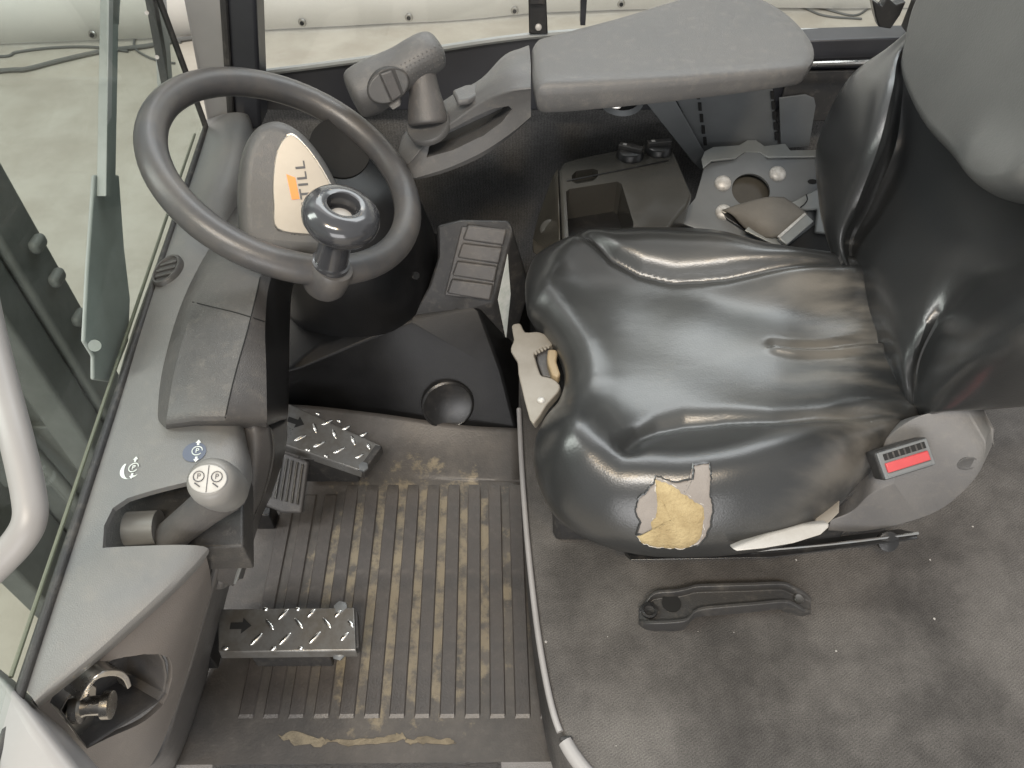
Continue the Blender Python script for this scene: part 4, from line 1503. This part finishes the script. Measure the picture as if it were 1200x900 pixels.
loft('boot', boot, M['grey_d'], js, n_along=4)
lathe('boot_collar', [(.026, -.012), (.033, -.008), (.034, .000), (.032, .003), (.028, .002)], base, (-.25, -.35, 1), M['grey_m'], js, seg=32)
prism('trigger', [PD(u, v, 1.10) for u, v in [(455, 124), (468, 116), (470, 124), (460, 130)]], (0, .012, 0), M['grey_d'], js, bevel=.002)

# ================================================================== STORAGE TRAY
tz = .40
tray = thing('storage_tray', 'grey plastic side tray with an open pocket, a socket and two rotary knobs', 'storage tray', P(720, 240, .2))
otl = [(655, 200), (660, 190), (672, 186), (770, 165), (782, 166), (789, 174), (811, 228), (806, 240), (790, 258), (760, 300), (664, 300), (659, 280)]
body = prism('tray_body', [P(u, v, tz) for u, v in otl], (0, .02, -.13), M['tray'], tray, bevel=.006, seg=3)
pk3 = [(664, 214), (668, 211), (725, 202), (730, 205), (744, 250), (742, 285), (668, 285)]
sk = [(671, 196), (676, 191), (696, 188), (702, 190), (702, 197), (696, 203), (677, 206), (671, 203)]
cut(body, [prism('cutter', [P(u, v, tz + .02) for u, v in pk3], (0, 0.01, -.10), None, bevel=0),
           prism('cutter', [P(u, v, tz + .02) for u, v in sk], (0, 0.01, -.04), None, bevel=0)])
prism('tray_flank', [P(654, 196, tz - .002), P(657, 290, tz - .002), P(650, 300, tz - .06), P(624, 282, tz - .06), P(632, 248, tz - .05), P(648, 205, tz - .02)], (.0, .004, -.03), M['smoke'], tray, bevel=.004)
lathe('flank_cap', [(.016, -.004), (.016, .003), (.013, .005), (.002, .004)], P(643, 268, tz - .035), (-.5, -.5, .7), M['tray'], tray, seg=24)
prism('pocket_floor', [P(u, v, tz - .07) for u, v in [(655, 240), (735, 225), (760, 300), (660, 300)]], (0, 0, -.008), M['black'], tray, bevel=0)
for u in (680, 692):
    lathe('socket_contact', [(.0045, 0), (.0045, .002), (.001, .002)], P(u, 199, tz - .016), (0, 0, 1), M['hole'], tray, seg=12)
prism('panel_line', [P(u, v, tz + .001) for u, v in [(664, 211), (740, 196), (784, 187), (784, 188.5), (740, 197.5), (664, 212.5)]], (0, 0, -.001), M['black'], tray, bevel=0)
for (u, v), lab in zip([(738, 183), (771, 177)], ['', '']):
    q = P(u, v, tz)
    kk = lathe('rotary_knob', [(.0255, 0), (.0260, .003), (.0235, .006), (.0225, .013), (.020, .015), (.002, .015)], q, (0, -.08, 1), M['black'], tray, seg=32)
    Rg = Matrix.Rotation(math.radians(-22 if u < 750 else 8), 3, 'Z')
    box('knob_bar', q + Vector((0, 0, .017)), (.045, .013, .011), M['blackm'], kk, Rg, bevel=.002)
    box('pointer', q + Rg @ Vector((-.012, .0, .0223)), (.007, .006, .0008), M['bolt'], kk, Rg, bevel=.0002)

# ================================================================== SEAT MOUNT BRACKETS
sbk = thing('seat_bracket', 'grey steel mounting bracket with round bolts and slotted back plates behind the seat', 'bracket', P(890, 230, .25))
yb = 1.315
bp1 = [(790, 112), (824, 104), (905, 100), (913, 188), (830, 194), (822, 176)]
prism('back_plate', [PY(u, v, yb + .03) for u, v in bp1], (0, .004, 0), M['bracket'], sbk, bevel=.001)
prism('side_wing', [PY(u, v, yb + .028) for u, v in [(913, 115), (944, 111), (954, 115), (956, 124), (948, 172), (915, 174)]], (0, .004, 0), M['bracket'], sbk, bevel=.001)
prism('support_blade', [PY(u, v, yb + .01) for u, v in [(755, 118), (788, 112), (826, 180), (822, 200), (812, 190)]], (0, .005, 0), M['bracket'], sbk, bevel=.001)
for k in range(5):
    for (u0, v0, u1, v1) in ((818, 112, 826, 166), (905, 112, 910, 160)):
        f_ = k / 4
        u, v = u0 + (u1 - u0) * f_, v0 + (v1 - v0) * f_
        prism('slot', [PY(a, b, yb + .0255) for a, b in [(u - 2, v - 4.5), (u + 2, v - 4.5), (u + 2.6, v + 4.5), (u - 1.4, v + 4.5)]], (0, .003, 0), M['hole'], sbk, bevel=0)
fl = [(822, 186), (826, 177), (836, 172), (866, 170), (876, 164), (886, 164), (896, 171), (920, 168), (926, 176), (975, 175), (990, 182), (900, 184), (890, 178), (872, 178), (862, 185), (834, 188), (824, 196)]
prism('flange', [P(u, v, .402) for u, v in fl], (0, 0, -.004), M['bracketl'], sbk, bevel=.001)
main = [(800, 250), (815, 232), (822, 208), (826, 193), (836, 186), (864, 185), (874, 178), (888, 178), (898, 184), (1000, 183), (1000, 300), (930, 310), (800, 262)]
no = P(880, 182, .400)
nb = Vector((.02, -.50, .86)).normalized()
mp_ = prism('mount_plate', [PP(u, v, no, nb) for u, v in main], -nb * .005, M['bracket'], sbk, bevel=.001)
cc_ = PP(880, 223, no, nb)
Rb = basis((1, 0, 0), nb)
cut(mp_, [prism('cutter', ellipse(cc_ + nb * .02, .036, .034, Rb, 32), -nb * .05, None, bevel=0)])
prism('hole_backing', ellipse(cc_ - nb * .02, .044, .042, Rb, 32), -nb * .003, M['smoke'], sbk, bevel=0)
for u, v in [(847, 215), (911, 204), (848, 249), (952, 213)]:
    q = PP(u, v, no, nb)
    if u == 952:
        prism('slot', ellipse(q + nb * .001, .009, .005, Rb, 16), -nb * .0012, M['hole'], sbk, bevel=0)
    else:
        lathe('dome_bolt', [(.0155, 0), (.0155, .002), (.014, .005), (.009, .0075), (.001, .0085)], q, nb, M['bolt'], sbk, seg=20)

belt = thing('seat_belt', 'tan-grey seat belt webbing with its buckle tongue lying beside the seat', 'seat belt', PP(905, 262, no, nb))
wb = [[PP(846, 247, no + nb * .006, nb), PP(870, 239, no + nb * .022, nb), PP(898, 232, no + nb * .028, nb), PP(918, 232, no + nb * .026, nb)],
      [PP(858, 252, no + nb * .018, nb), PP(880, 250, no + nb * .034, nb), PP(908, 244, no + nb * .036, nb), PP(932, 241, no + nb * .034, nb)],
      [PP(872, 266, no + nb * .022, nb), PP(890, 264, no + nb * .038, nb), PP(918, 258, no + nb * .040, nb), PP(944, 250, no + nb * .037, nb)],
      [PP(886, 276, no + nb * .024, nb), PP(912, 278, no + nb * .034, nb), PP(932, 262, no + nb * .038, nb), PP(945, 252, no + nb * .036, nb)]]
patch('webbing', wb, M['web'], belt, n=5, solid=.0025)
prism('webbing_roll', [PP(u, v, no + nb * .008, nb) for u, v in [(845, 248), (862, 243), (884, 262), (880, 274), (852, 256)]], -nb * .006, M['black'], belt, bevel=.001)
prism('tongue', [PP(u, v, no + nb * .030, nb) for u, v in [(880, 262), (917, 282), (914, 290), (873, 270)]], -nb * .004, M['bracketl'], belt, bevel=.001)
prism('tongue_bar', [PP(u, v, no + nb * .044, nb) for u, v in [(912, 279), (944, 250), (954, 259), (922, 287)]], -nb * .008, M['bracketl'], belt, bevel=.002)
prism('tongue_slot', [PP(u, v, no + nb * .046, nb) for u, v in [(911, 277), (943, 249), (945, 251), (914, 279)]], -nb * .004, M['bolt'], belt, bevel=.0005)
prism('retractor_cover', [PP(u, v, no + nb * .012, nb) for u, v in [(922, 240), (955, 222), (985, 218), (985, 275), (955, 272), (958, 245), (944, 246)]], -nb * .008, M['bracketl'], belt, bevel=.003)
tube('loose_thread', [PP(u, v, no + nb * .018, nb) for u, v in [(945, 228), (946, 234), (943, 239), (938, 243)]], .0012, M['hole'], belt, seg=6)
prism('anchor_block', [PP(u, v, no + nb * .006, nb) for u, v in [(920, 290), (956, 262), (985, 262), (985, 300), (925, 300)]], -nb * .01, M['hole'], belt, bevel=.002)

# ================================================================== DRIVER'S SEAT
seat = thing('driver_seat', 'worn black leather driver seat with a torn front edge showing yellow foam', 'seat', (.25, .77, HZ))
so = [(616, 350, .40), (617, 318, .41), (630, 290, .42), (662, 268, .435), (705, 256, .44), (760, 251, .44), (815, 251, .44), (862, 260, .44), (905, 277, .44), (955, 293, .44), (1012, 302, .44),
      (1095, 330, .43), (1130, 405, .42), (1122, 470, .41),
      (1064, 512, .40), (1022, 546, .385), (982, 592, .365), (932, 629, .36), (870, 642, .36), (800, 646, .36), (742, 641, .36), (692, 626, .36), (654, 600, .365), (632, 564, .37), (625, 524, .38),
      (636, 488, .39), (655, 462, .395), (662, 434, .395), (652, 402, .395), (634, 377, .395), (620, 364, .397)]
SO = catmull([XY(*q) for q in so], 11, True)
SC = np.array([.26, .765])
g_far = [XY(u, v, .435) for u, v in [(668, 274), (690, 285), (718, 304), (750, 316), (790, 323), (850, 326), (920, 324), (990, 322)]]
b_far = [XY(u, v, .46) for u, v in [(690, 272), (760, 277), (830, 282), (900, 297), (990, 312)]]
g_near = [XY(u, v, .425) for u, v in [(735, 530), (752, 512), (775, 500), (805, 494), (850, 494), (905, 500), (980, 496), (1062, 490)]]
b_near = [XY(u, v, .445) for u, v in [(665, 520), (720, 560), (800, 560), (880, 548), (960, 530), (1040, 512)]]
fold1 = [XY(u, v, .425) for u, v in [(906, 409), (925, 412), (965, 411), (1030, 405)]]
frontlip = [XY(u, v, .43) for u, v in [(640, 330), (676, 400), (690, 440), (672, 490), (655, 525)]]


def seat_h(p, d):
    h = .418 + .012 * smooth01((p[:, 0] - .10) / .3)
    h = h + .040 * bumpline(p, b_far, .055) + .038 * bumpline(p, b_near, .065)
    h = h + .014 * bumpline(p, frontlip, .045)
    h = h - .013 * bumpline(p, g_far, .011) - .012 * bumpline(p, g_near, .014)
    h = h + .007 * bumpline(p, [(a, b - .008) for a, b in fold1], .007) - .006 * bumpline(p, [(a, b + .006) for a, b in fold1], .007)
    h = h - .003 * bumpline(p, g_far, .007) - .002 * bumpline(p, g_near, .009)
    # soft wear dents
    h = h + .0022 * np.sin(p[:, 0] * 38 + p[:, 1] * 9) * np.cos(p[:, 1] * 31 - p[:, 0] * 12)
    return h


def seat_b(p):
    t_ = np.clip((p[:, 1] - .5) / .5, 0, 1)
    return .355 + .05 * t_


V, F = pad(SO, SC, seat_h, seat_b, lambda x, y, z: Vector((x, y, z)), rings=90,
           edge=lambda p: (.045 + .055 * np.clip((.85 - p[:, 1]) / .3, 0, 1)) * (1 - .75 * smooth01((p[:, 0] - .42) / .08)), tuck=((-.002, -.014), (-.012, -.030), (-.035, -.044), (-.06, -.05)))
cushion = mk('cushion', V, F, M['cushion'], seat, angle=180)
bvh_c = BVHTree.FromPolygons([tuple(v) for v in V], F)


def on_bvh(bvh, u, v, off):
    d = ray(u, v).normalized()
    h = bvh.ray_cast(_c, d)
    if h[0] is None:
        return None
    n_ = h[1] if h[1].dot(d) < 0 else -h[1]
    return h[0] + n_ * off


def decal(name, px, bvh, m, parent, off, res=1.6, bulge=0.0, rough_=0.0):
    """thin layer of real thickness laid on a surface inside a photo outline"""
    px = np.asarray(px, float)
    # ragged outline
    ol = []
    for i in range(len(px)):
        a, b = px[i], px[(i + 1) % len(px)]
        k = max(2, int(np.hypot(*(b - a)) / 3))
        for j in range(k):
            q = a + (b - a) * j / k
            ol.append(q + np.array([random.uniform(-.7, .7), random.uniform(-.7, .7)]))
    ol = np.array(ol)
    c = ol.mean(0)
    V_, F_ = [], []
    ks = [.05, .2, .35, .5, .65, .8, .92, 1.0]
    n_ = len(ol)
    for k in ks:
        for q in ol:
            uv = c + (q - c) * k
            pnt = None
            for tries in range(14):
                pnt = on_bvh(bvh, uv[0], uv[1] - tries * 1.5, off * (1 if k < 1 else .2) + bulge * (1 - k * k))
                if pnt is not None:
                    break
            V_.append(pnt + Vector((0, 0, random.uniform(-1, 1) * rough_)))
    F_.append(tuple(range(n_)))
    for i in range(len(ks) - 1):
        for j in range(n_):
            F_.append((i * n_ + j, i * n_ + (j + 1) % n_, (i + 1) * n_ + (j + 1) % n_, (i + 1) * n_ + j))
    o = mk(name, V_, F_, m, parent, angle=180)
    return o, [V_[(len(ks) - 1) * n_ + j] for j in range(n_)]


back_px = [(748, 585), (757, 577), (766, 566), (768, 558), (790, 566), (812, 562), (812, 545), (832, 543), (833, 558), (832, 580), (836, 598), (832, 618), (826, 632), (818, 640), (770, 632), (745, 626), (750, 612), (744, 600)]
foam_px = [(767, 560), (786, 566), (802, 578), (812, 584), (826, 594), (826, 610), (822, 630), (814, 638), (800, 643), (770, 641), (752, 636), (747, 628), (764, 624), (761, 612), (768, 605), (770, 590)]
tb_, _ = decal('torn_backing', back_px, bvh_c, M['backing'], cushion, .0016)
tube('torn_lip', [q + Vector((0, 0, random.uniform(.0002, .0022))) for q in _], [.0014, .0008, .0018, .0007, .0015, .0010, .0019, .0008], M['leather'], cushion, n=1, closed=True, smooth_path=False, seg=6)
fo_, fe_ = decal('exposed_foam', foam_px, bvh_c, M['foam'], cushion, .0026, bulge=.001, rough_=.0007)
fe2 = [q + Vector((random.uniform(-.0008, .0008), random.uniform(-.0008, .0008), random.uniform(0, .0012))) for q in fe_]
tube('frayed_edge', fe2, [.0007, .0004, .0009, .0003, .0008], M['fray'], cushion, n=1, closed=True, smooth_path=False, seg=5)
# backrest: local frame a = along Y, b = up the back, w = towards the driver
BO = Vector((.515, .78, .43))
tl = math.radians(13)
Bb = Vector((math.sin(tl), 0, math.cos(tl)))
Ba = Vector((0, 1, 0))
Bn = Vector((-math.cos(tl), 0, math.sin(tl)))


def bk_uv(u, v, w_=0.0):
    q = PP(u, v, BO + Bn * w_, Bn) - BO
    return (q.dot(Ba), q.dot(Bb))


def BK(u, v, w_):
    return PP(u, v, BO + Bn * w_, Bn)


net = [
    [(1150, -70, -.02), (1156, -70, -.02), (1162, -70, -.02), (1168, -70, -.02), (1190, -75, -.02), (1240, -80, -.02), (1320, -90, -.02), (1350, -90, -.02), (1385, -90, -.04)],
    [(1106, 0, 0), (1110, 1, .003), (1115, 2, .004), (1121, 3, .0), (1160, 0, -.005), (1230, 0, -.01), (1320, 0, -.005), (1355, 0, 0), (1395, 5, -.03)],
    [(1049, 52, .022), (1053, 54, .028), (1058, 57, .027), (1064, 61, .010), (1110, 80, .0), (1200, 90, -.005), (1310, 110, .0), (1350, 120, .02), (1392, 135, -.01)],
    [(994, 93, .040), (1018, 98, .058), (1046, 105, .052), (1058, 110, .010), (1100, 130, -.004), (1185, 160, -.01), (1300, 195, .005), (1340, 210, .04), (1380, 235, .01)],
    [(958, 168, .055), (985, 168, .076), (1030, 170, .060), (1049, 173, .008), (1090, 192, -.010), (1165, 225, -.016), (1268, 262, .000), (1315, 290, .05), (1352, 320, .02)],
    [(960, 232, .050), (978, 232, .066), (1006, 235, .050), (1022, 238, .004), (1065, 252, -.004), (1128, 280, -.006), (1195, 312, .000), (1238, 350, .085), (1300, 412, .010)],
    [(972, 284, .035), (979, 286, .044), (988, 289, .036), (998, 293, .003), (1034, 308, .012), (1090, 325, .010), (1146, 331, .004), (1188, 385, .090), (1250, 446, .010)],
    [(1000, 352, -.016), (1005, 355, -.006), (1012, 358, .001), (1022, 362, .004), (1046, 376, .024), (1078, 384, .020), (1108, 376, .006), (1146, 414, .078), (1200, 466, .008)],
    [(1028, 424, -.016), (1032, 426, -.007), (1038, 428, .000), (1045, 429, .003), (1056, 432, .022), (1068, 430, .016), (1082, 422, .006), (1110, 446, .044), (1146, 477, .010)],
    [(1052, 477, -.012), (1055, 478, -.007), (1058, 478, -.002), (1062, 477, .0), (1065, 477, .0), (1069, 474, .0), (1073, 470, .002), (1084, 476, .016), (1098, 483, .020)],
    [(1066, 490, -.02), (1067, 490, -.02), (1068, 490, -.02), (1069, 490, -.02), (1071, 490, -.02), (1073, 489, -.02), (1076, 488, -.02), (1082, 490, -.012), (1090, 490, -.01)],
]
rings = []
for i_, q in enumerate(net):
    f = [BK(*t_) for t_ in q]
    k_ = 1.0 if i_ < len(net) - 3 else (.7, .4, .2)[i_ - len(net) + 3]
    rings.append(f + [f[-1] - Bn * .07 * k_ + Ba * .012, f[-1] - Bn * .11 * k_ + Ba * .05, f[0] - Bn * .11 * k_ - Ba * .05, f[0] - Bn * .07 * k_ - Ba * .012])
backrest = loft('backrest', rings, M['leather'], seat, n_ring=5, n_along=7)
for p_ in backrest.data.polygons:
    p_.use_smooth = True

up_o = [(1120, -40, .07), (1088, 10, .07), (1072, 55, .075), (1068, 92, .075), (1080, 126, .075), (1100, 160, .075), (1124, 186, .075), (1148, 212, .075), (1172, 233, .075), (1205, 236, .075), (1240, 222, .075), (1290, 160, .07), (1330, 80, .06), (1350, -20, .05), (1320, -110, .05), (1210, -120, .05)]
UOL = catmull([bk_uv(*q) for q in up_o], 7, True)
UC = UOL.mean(0)


def up_h(p, d):
    return .098 + .008 * np.exp(-(((p - UC) / np.array([.16, .2])) ** 2).sum(1)) + .012 * bumpline(p, [bk_uv(u, v, .09) for u, v in [(1160, 195), (1195, 215), (1240, 200)]], .035)


V, F = pad(UOL, UC, up_h, lambda p: np.full(len(p), .062), lambda a, b, w_: BO + Ba * a + Bb * b + Bn * w_, rings=70, edge=.020,
           tuck=((-.003, -.01), (-.012, -.03), (-.03, -.06)))
mk('upper_pad', V, F, M['pad'], seat, angle=180)

# hip cover with the belt buckle
r0 = [PY(u, v, .60) for u, v in [(978, 588), (1010, 548), (1034, 518), (1072, 490), (1115, 480), (1152, 478)]]
r1 = [PY(u, v, .565) for u, v in [(973, 610), (998, 600), (1030, 574), (1110, 546), (1146, 529), (1162, 502)]]
r2 = [PY(u, v, .558) for u, v in [(970, 622), (1010, 623), (1060, 613), (1104, 596), (1142, 562), (1164, 520)]]
r3 = [q + Vector((0, .05, -.004)) for q in r2]
r00 = [q + Vector((0, .02, -.03)) for q in r0]
hip = patch('hip_cover', [r00, r0, r1, r2, r3], M['hip'], seat, n=8, solid=.006, flip=True, lin_r=True, bevel=.006)
bpy.context.view_layer.update()
bvh_h = BVHTree.FromObject(hip, bpy.context.evaluated_depsgraph_get())
h = bvh_h.ray_cast(_c, ray(1134, 543).normalized())
if h[0] is not None:
    nv = h[1] if h[1].dot(ray(1134, 543)) < 0 else -h[1]
    lathe('cover_cap', [(.012, -.004), (.012, .0006), (.011, .0010), (.0095, .0004), (.002, .0004)], h[0], nv, M['grey_m'], hip, seg=24)
bn = Vector((-.05, -.62, .78)).normalized()
bc = PY(1052, 537, .570)
bx = (PP(1083, 526, bc, bn) - PP(1022, 545, bc, bn))
Rbk = basis(bx, bn)
buck = box('belt_buckle', bc + bn * .006, (bx.length, .036, .030), M['blackm'], seat, Rbk, bevel=.004, seg=3)
box('buckle_face', bc + bn * .0215, (bx.length * .94, .033, .003), M['bracket'], buck, Rbk, bevel=.001)
box('buckle_grille', bc + bn * .0228 + Rbk @ Vector((.001, .0095, 0)), (bx.length * .78, .008, .002), M['hole'], buck, Rbk, bevel=.0005)
for k in range(7):
    box('grille_fin', bc + bn * .0232 + Rbk @ Vector((-.020 + k * .0071, .0095, 0)), (.0022, .0078, .0022), M['blackm'], buck, Rbk, bevel=.0004)
box('release_button', bc + bn * .0235 + Rbk @ Vector((0, -.0035, 0)), (bx.length * .80, .0120, .005), M['red'], buck, Rbk, bevel=.0012)
box('button_surround', bc + bn * .0222 + Rbk @ Vector((0, -.0125, 0)), (bx.length * .82, .005, .003), M['bracket'], buck, Rbk, bevel=.0008)

# rail under the cushion
rl = [P(738, 650, .275), P(905, 645, .275), P(1076, 624, .275), P(1076, 632, .275), P(905, 654, .275), P(738, 657, .275)]
prism('slide_rail', rl, (0, .03, -.04), M['black'], seat, bevel=.002)
tube('rail_edge', [P(880, 646, .277), P(980, 637, .277), P(1076, 625, .277)], .002, M['chrome'], seat, seg=6)
lathe('rail_roller', [(.014, -.004), (.014, .004), (.004, .006)], P(1040, 634, .27), (0, -.6, .6), M['black'], seat, seg=20)
box('gap_filler', (.515, .77, .355), (.05, .36, .09), M['hole'], seat, bevel=.004)  # black filler added to darken the gap between cushion and backrest
box('seat_base', (.27, .78, .265), (.42, .40, .13), M['blackm'], seat, bevel=.01)
# white side lever, beige front lever
lv = [(858, 643), (872, 637), (900, 626), (940, 615), (972, 613), (972, 618), (962, 627), (930, 637), (895, 643), (864, 646)]
prism('side_lever', [P(u, v, .385) for u, v in lv], (0, .012, -.012), M['white'], seat, bevel=.003)
prism('lever_root', [P(u, v, .375) for u, v in [(955, 606), (985, 586), (984, 602), (972, 614), (958, 618)]], (0, .02, -.010), M['beige'], seat, bevel=.003)
fl_ = [(599.4, 382), (604.5, 379), (610, 379.4), (615, 389), (627.6, 388.5), (637.7, 391), (647, 399.6), (645.6, 405.4), (637.7, 406), (626, 413), (627, 420.6), (632.6, 438), (637.7, 441), (647.8, 443.7), (655.7, 451), (653.6, 459.6), (640.6, 474), (625, 497), (617.5, 480), (611.7, 456.7), (607.3, 438), (606, 423.5), (598.7, 412), (599.4, 404.7), (602, 397.5)]
fz = .375
prism('front_lever', [Vector(q) for q in catmull([P(u, v, fz) for u, v in fl_], 2, True)], (.004, .004, -.016), M['beige'], seat, bevel=.004)
prism('lever_tip', [P(u, v, fz + .006) for u, v in [(642, 409), (652, 409), (653.6, 413), (652, 423), (657, 438), (653.6, 442), (647, 439), (642, 426), (641, 418)]], (0, 0, -.018), M['tan'], seat, bevel=.003)
prism('lever_hub', [P(u, v, fz - .006) for u, v in [(629, 412), (644, 408), (648, 442), (636, 440), (630, 425)]], (0, 0, -.018), M['grey_d'], seat, bevel=.002)
for k in range(5):
    lathe('lever_tooth', [(.003, 0), (.002, -.006), (.0005, -.007)], P(627 + k * 3.6, 413 - k * 1.8, fz - .003), (-.2, .6, -.2), M['beige'], seat, seg=8)
lathe('lever_rivet', [(.0055, 0), (.0045, .002), (.001, .003)], P(634, 469, fz + .001), (0, -.2, 1), M['bolt'], seat, seg=12)

# ================================================================== HOOD HANDLE
hh = thing('hood_handle', 'black moulded pull handle screwed to the carpeted hood', 'handle', P(850, 706, HZ))
# stations along the handle: u, v of the far edge, v of the near edge, height, wall
st_ = [(749, 712, 730, .006), (757, 703, 731, .016), (768, 692, 731, .022), (790, 690, 730, .026), (806, 687, 727, .028), (818, 684, 716, .030), (850, 683, 712, .032), (885, 682, 709, .032), (917, 681, 706, .030), (928, 685, 708, .026), (942, 692, 716, .016), (951, 700, 718, .005)]
rings = []
for u, vf, vn, h in st_:
    a, b = P(u, vn, HZ + h), P(u, vf, HZ + h)
    d = (b - a)
    wl_ = min(.005, d.length * .2)
    dn = d.normalized()
    lowf = .0 if (u < 810 or u > 925) else h * .35
    dp = Vector((0, 0, -min(.012, h * .55)))
    rings.append([a + Vector((0, 0, -h + lowf - .002)), a, a + dn * wl_, a + dn * wl_ * 1.4 + dp, b - dn * wl_ * 1.4 + dp, b - dn * wl_, b, b + Vector((0, 0, -h + lowf - .002))])
loft('grip_bar', rings, M['handle'], hh, n_along=3, bevel=.001)
lathe('screw_boss', [(.011, -.004), (.011, .002), (.008, .0025), (.007, -.002), (.001, -.003)], P(761, 715, HZ + .016), (-.1, -.1, 1), M['black'], hh, seg=20)
lathe('finger_hole', [(.013, 0), (.013, .001), (.001, .001)], P(787, 707, HZ + .015), (0, 0, 1), M['hole'], hh, seg=20)
lathe('screw', [(.007, 0), (.006, .0025), (.003, .002), (.001, .002)], P(936, 702, HZ + .012), (.2, 0, 1), M['zinc'], hh, seg=16)

# dried dirt flakes on the mat and crumbs on the carpet
def smear(px, z, m):
    ol = []
    for i in range(len(px)):
        a, b = np.array(px[i], float), np.array(px[(i + 1) % len(px)], float)
        for j in range(5):
            q = a + (b - a) * j / 5 + np.array([random.uniform(-2.2, 2.2), random.uniform(-2, 2)])
            ol.append(P(q[0], q[1], z))
    return prism('dirt_smear', ol, (0, 0, -.002), m, fm, bevel=0, smooth=False)


for a in ([(325, 862), (342, 857), (372, 864), (392, 868), (375, 874), (345, 872)], [(388, 867), (430, 866), (462, 862), (470, 858), (478, 866), (440, 872), (400, 873)],
          [(474, 866), (500, 864), (530, 866), (534, 871), (500, 872), (480, 871)]):
    smear(a, .0015, M['dirt'])
crumb = []
for u, v in [(1095, 725), (712, 746), (818, 740), (640, 752), (765, 733), (980, 763), (860, 741), (933, 656), (1140, 617), (722, 874), (1090, 656)]:
    crumb.append((P(u, v, HZ + .001), random.uniform(.0008, .0022)))
V, F = [], []
for q, r in crumb:
    b0 = len(V)
    for dx, dy, dz in [(1, 0, 0), (0, 1, 0), (-1, 0, 0), (0, -1, 0), (0, 0, 1)]:
        V.append(q + Vector((dx * r * random.uniform(.7, 1.3), dy * r * random.uniform(.6, 1.4), dz * r)))
    F += [(b0, b0 + 1, b0 + 4), (b0 + 1, b0 + 2, b0 + 4), (b0 + 2, b0 + 3, b0 + 4), (b0 + 3, b0, b0 + 4)]
cr_ = mk('crumbs', V, F, M['white'], None, smooth=False)
cr_['kind'] = 'stuff'
tag(cr_, 'tiny white crumbs scattered on the grey carpet', 'crumbs')
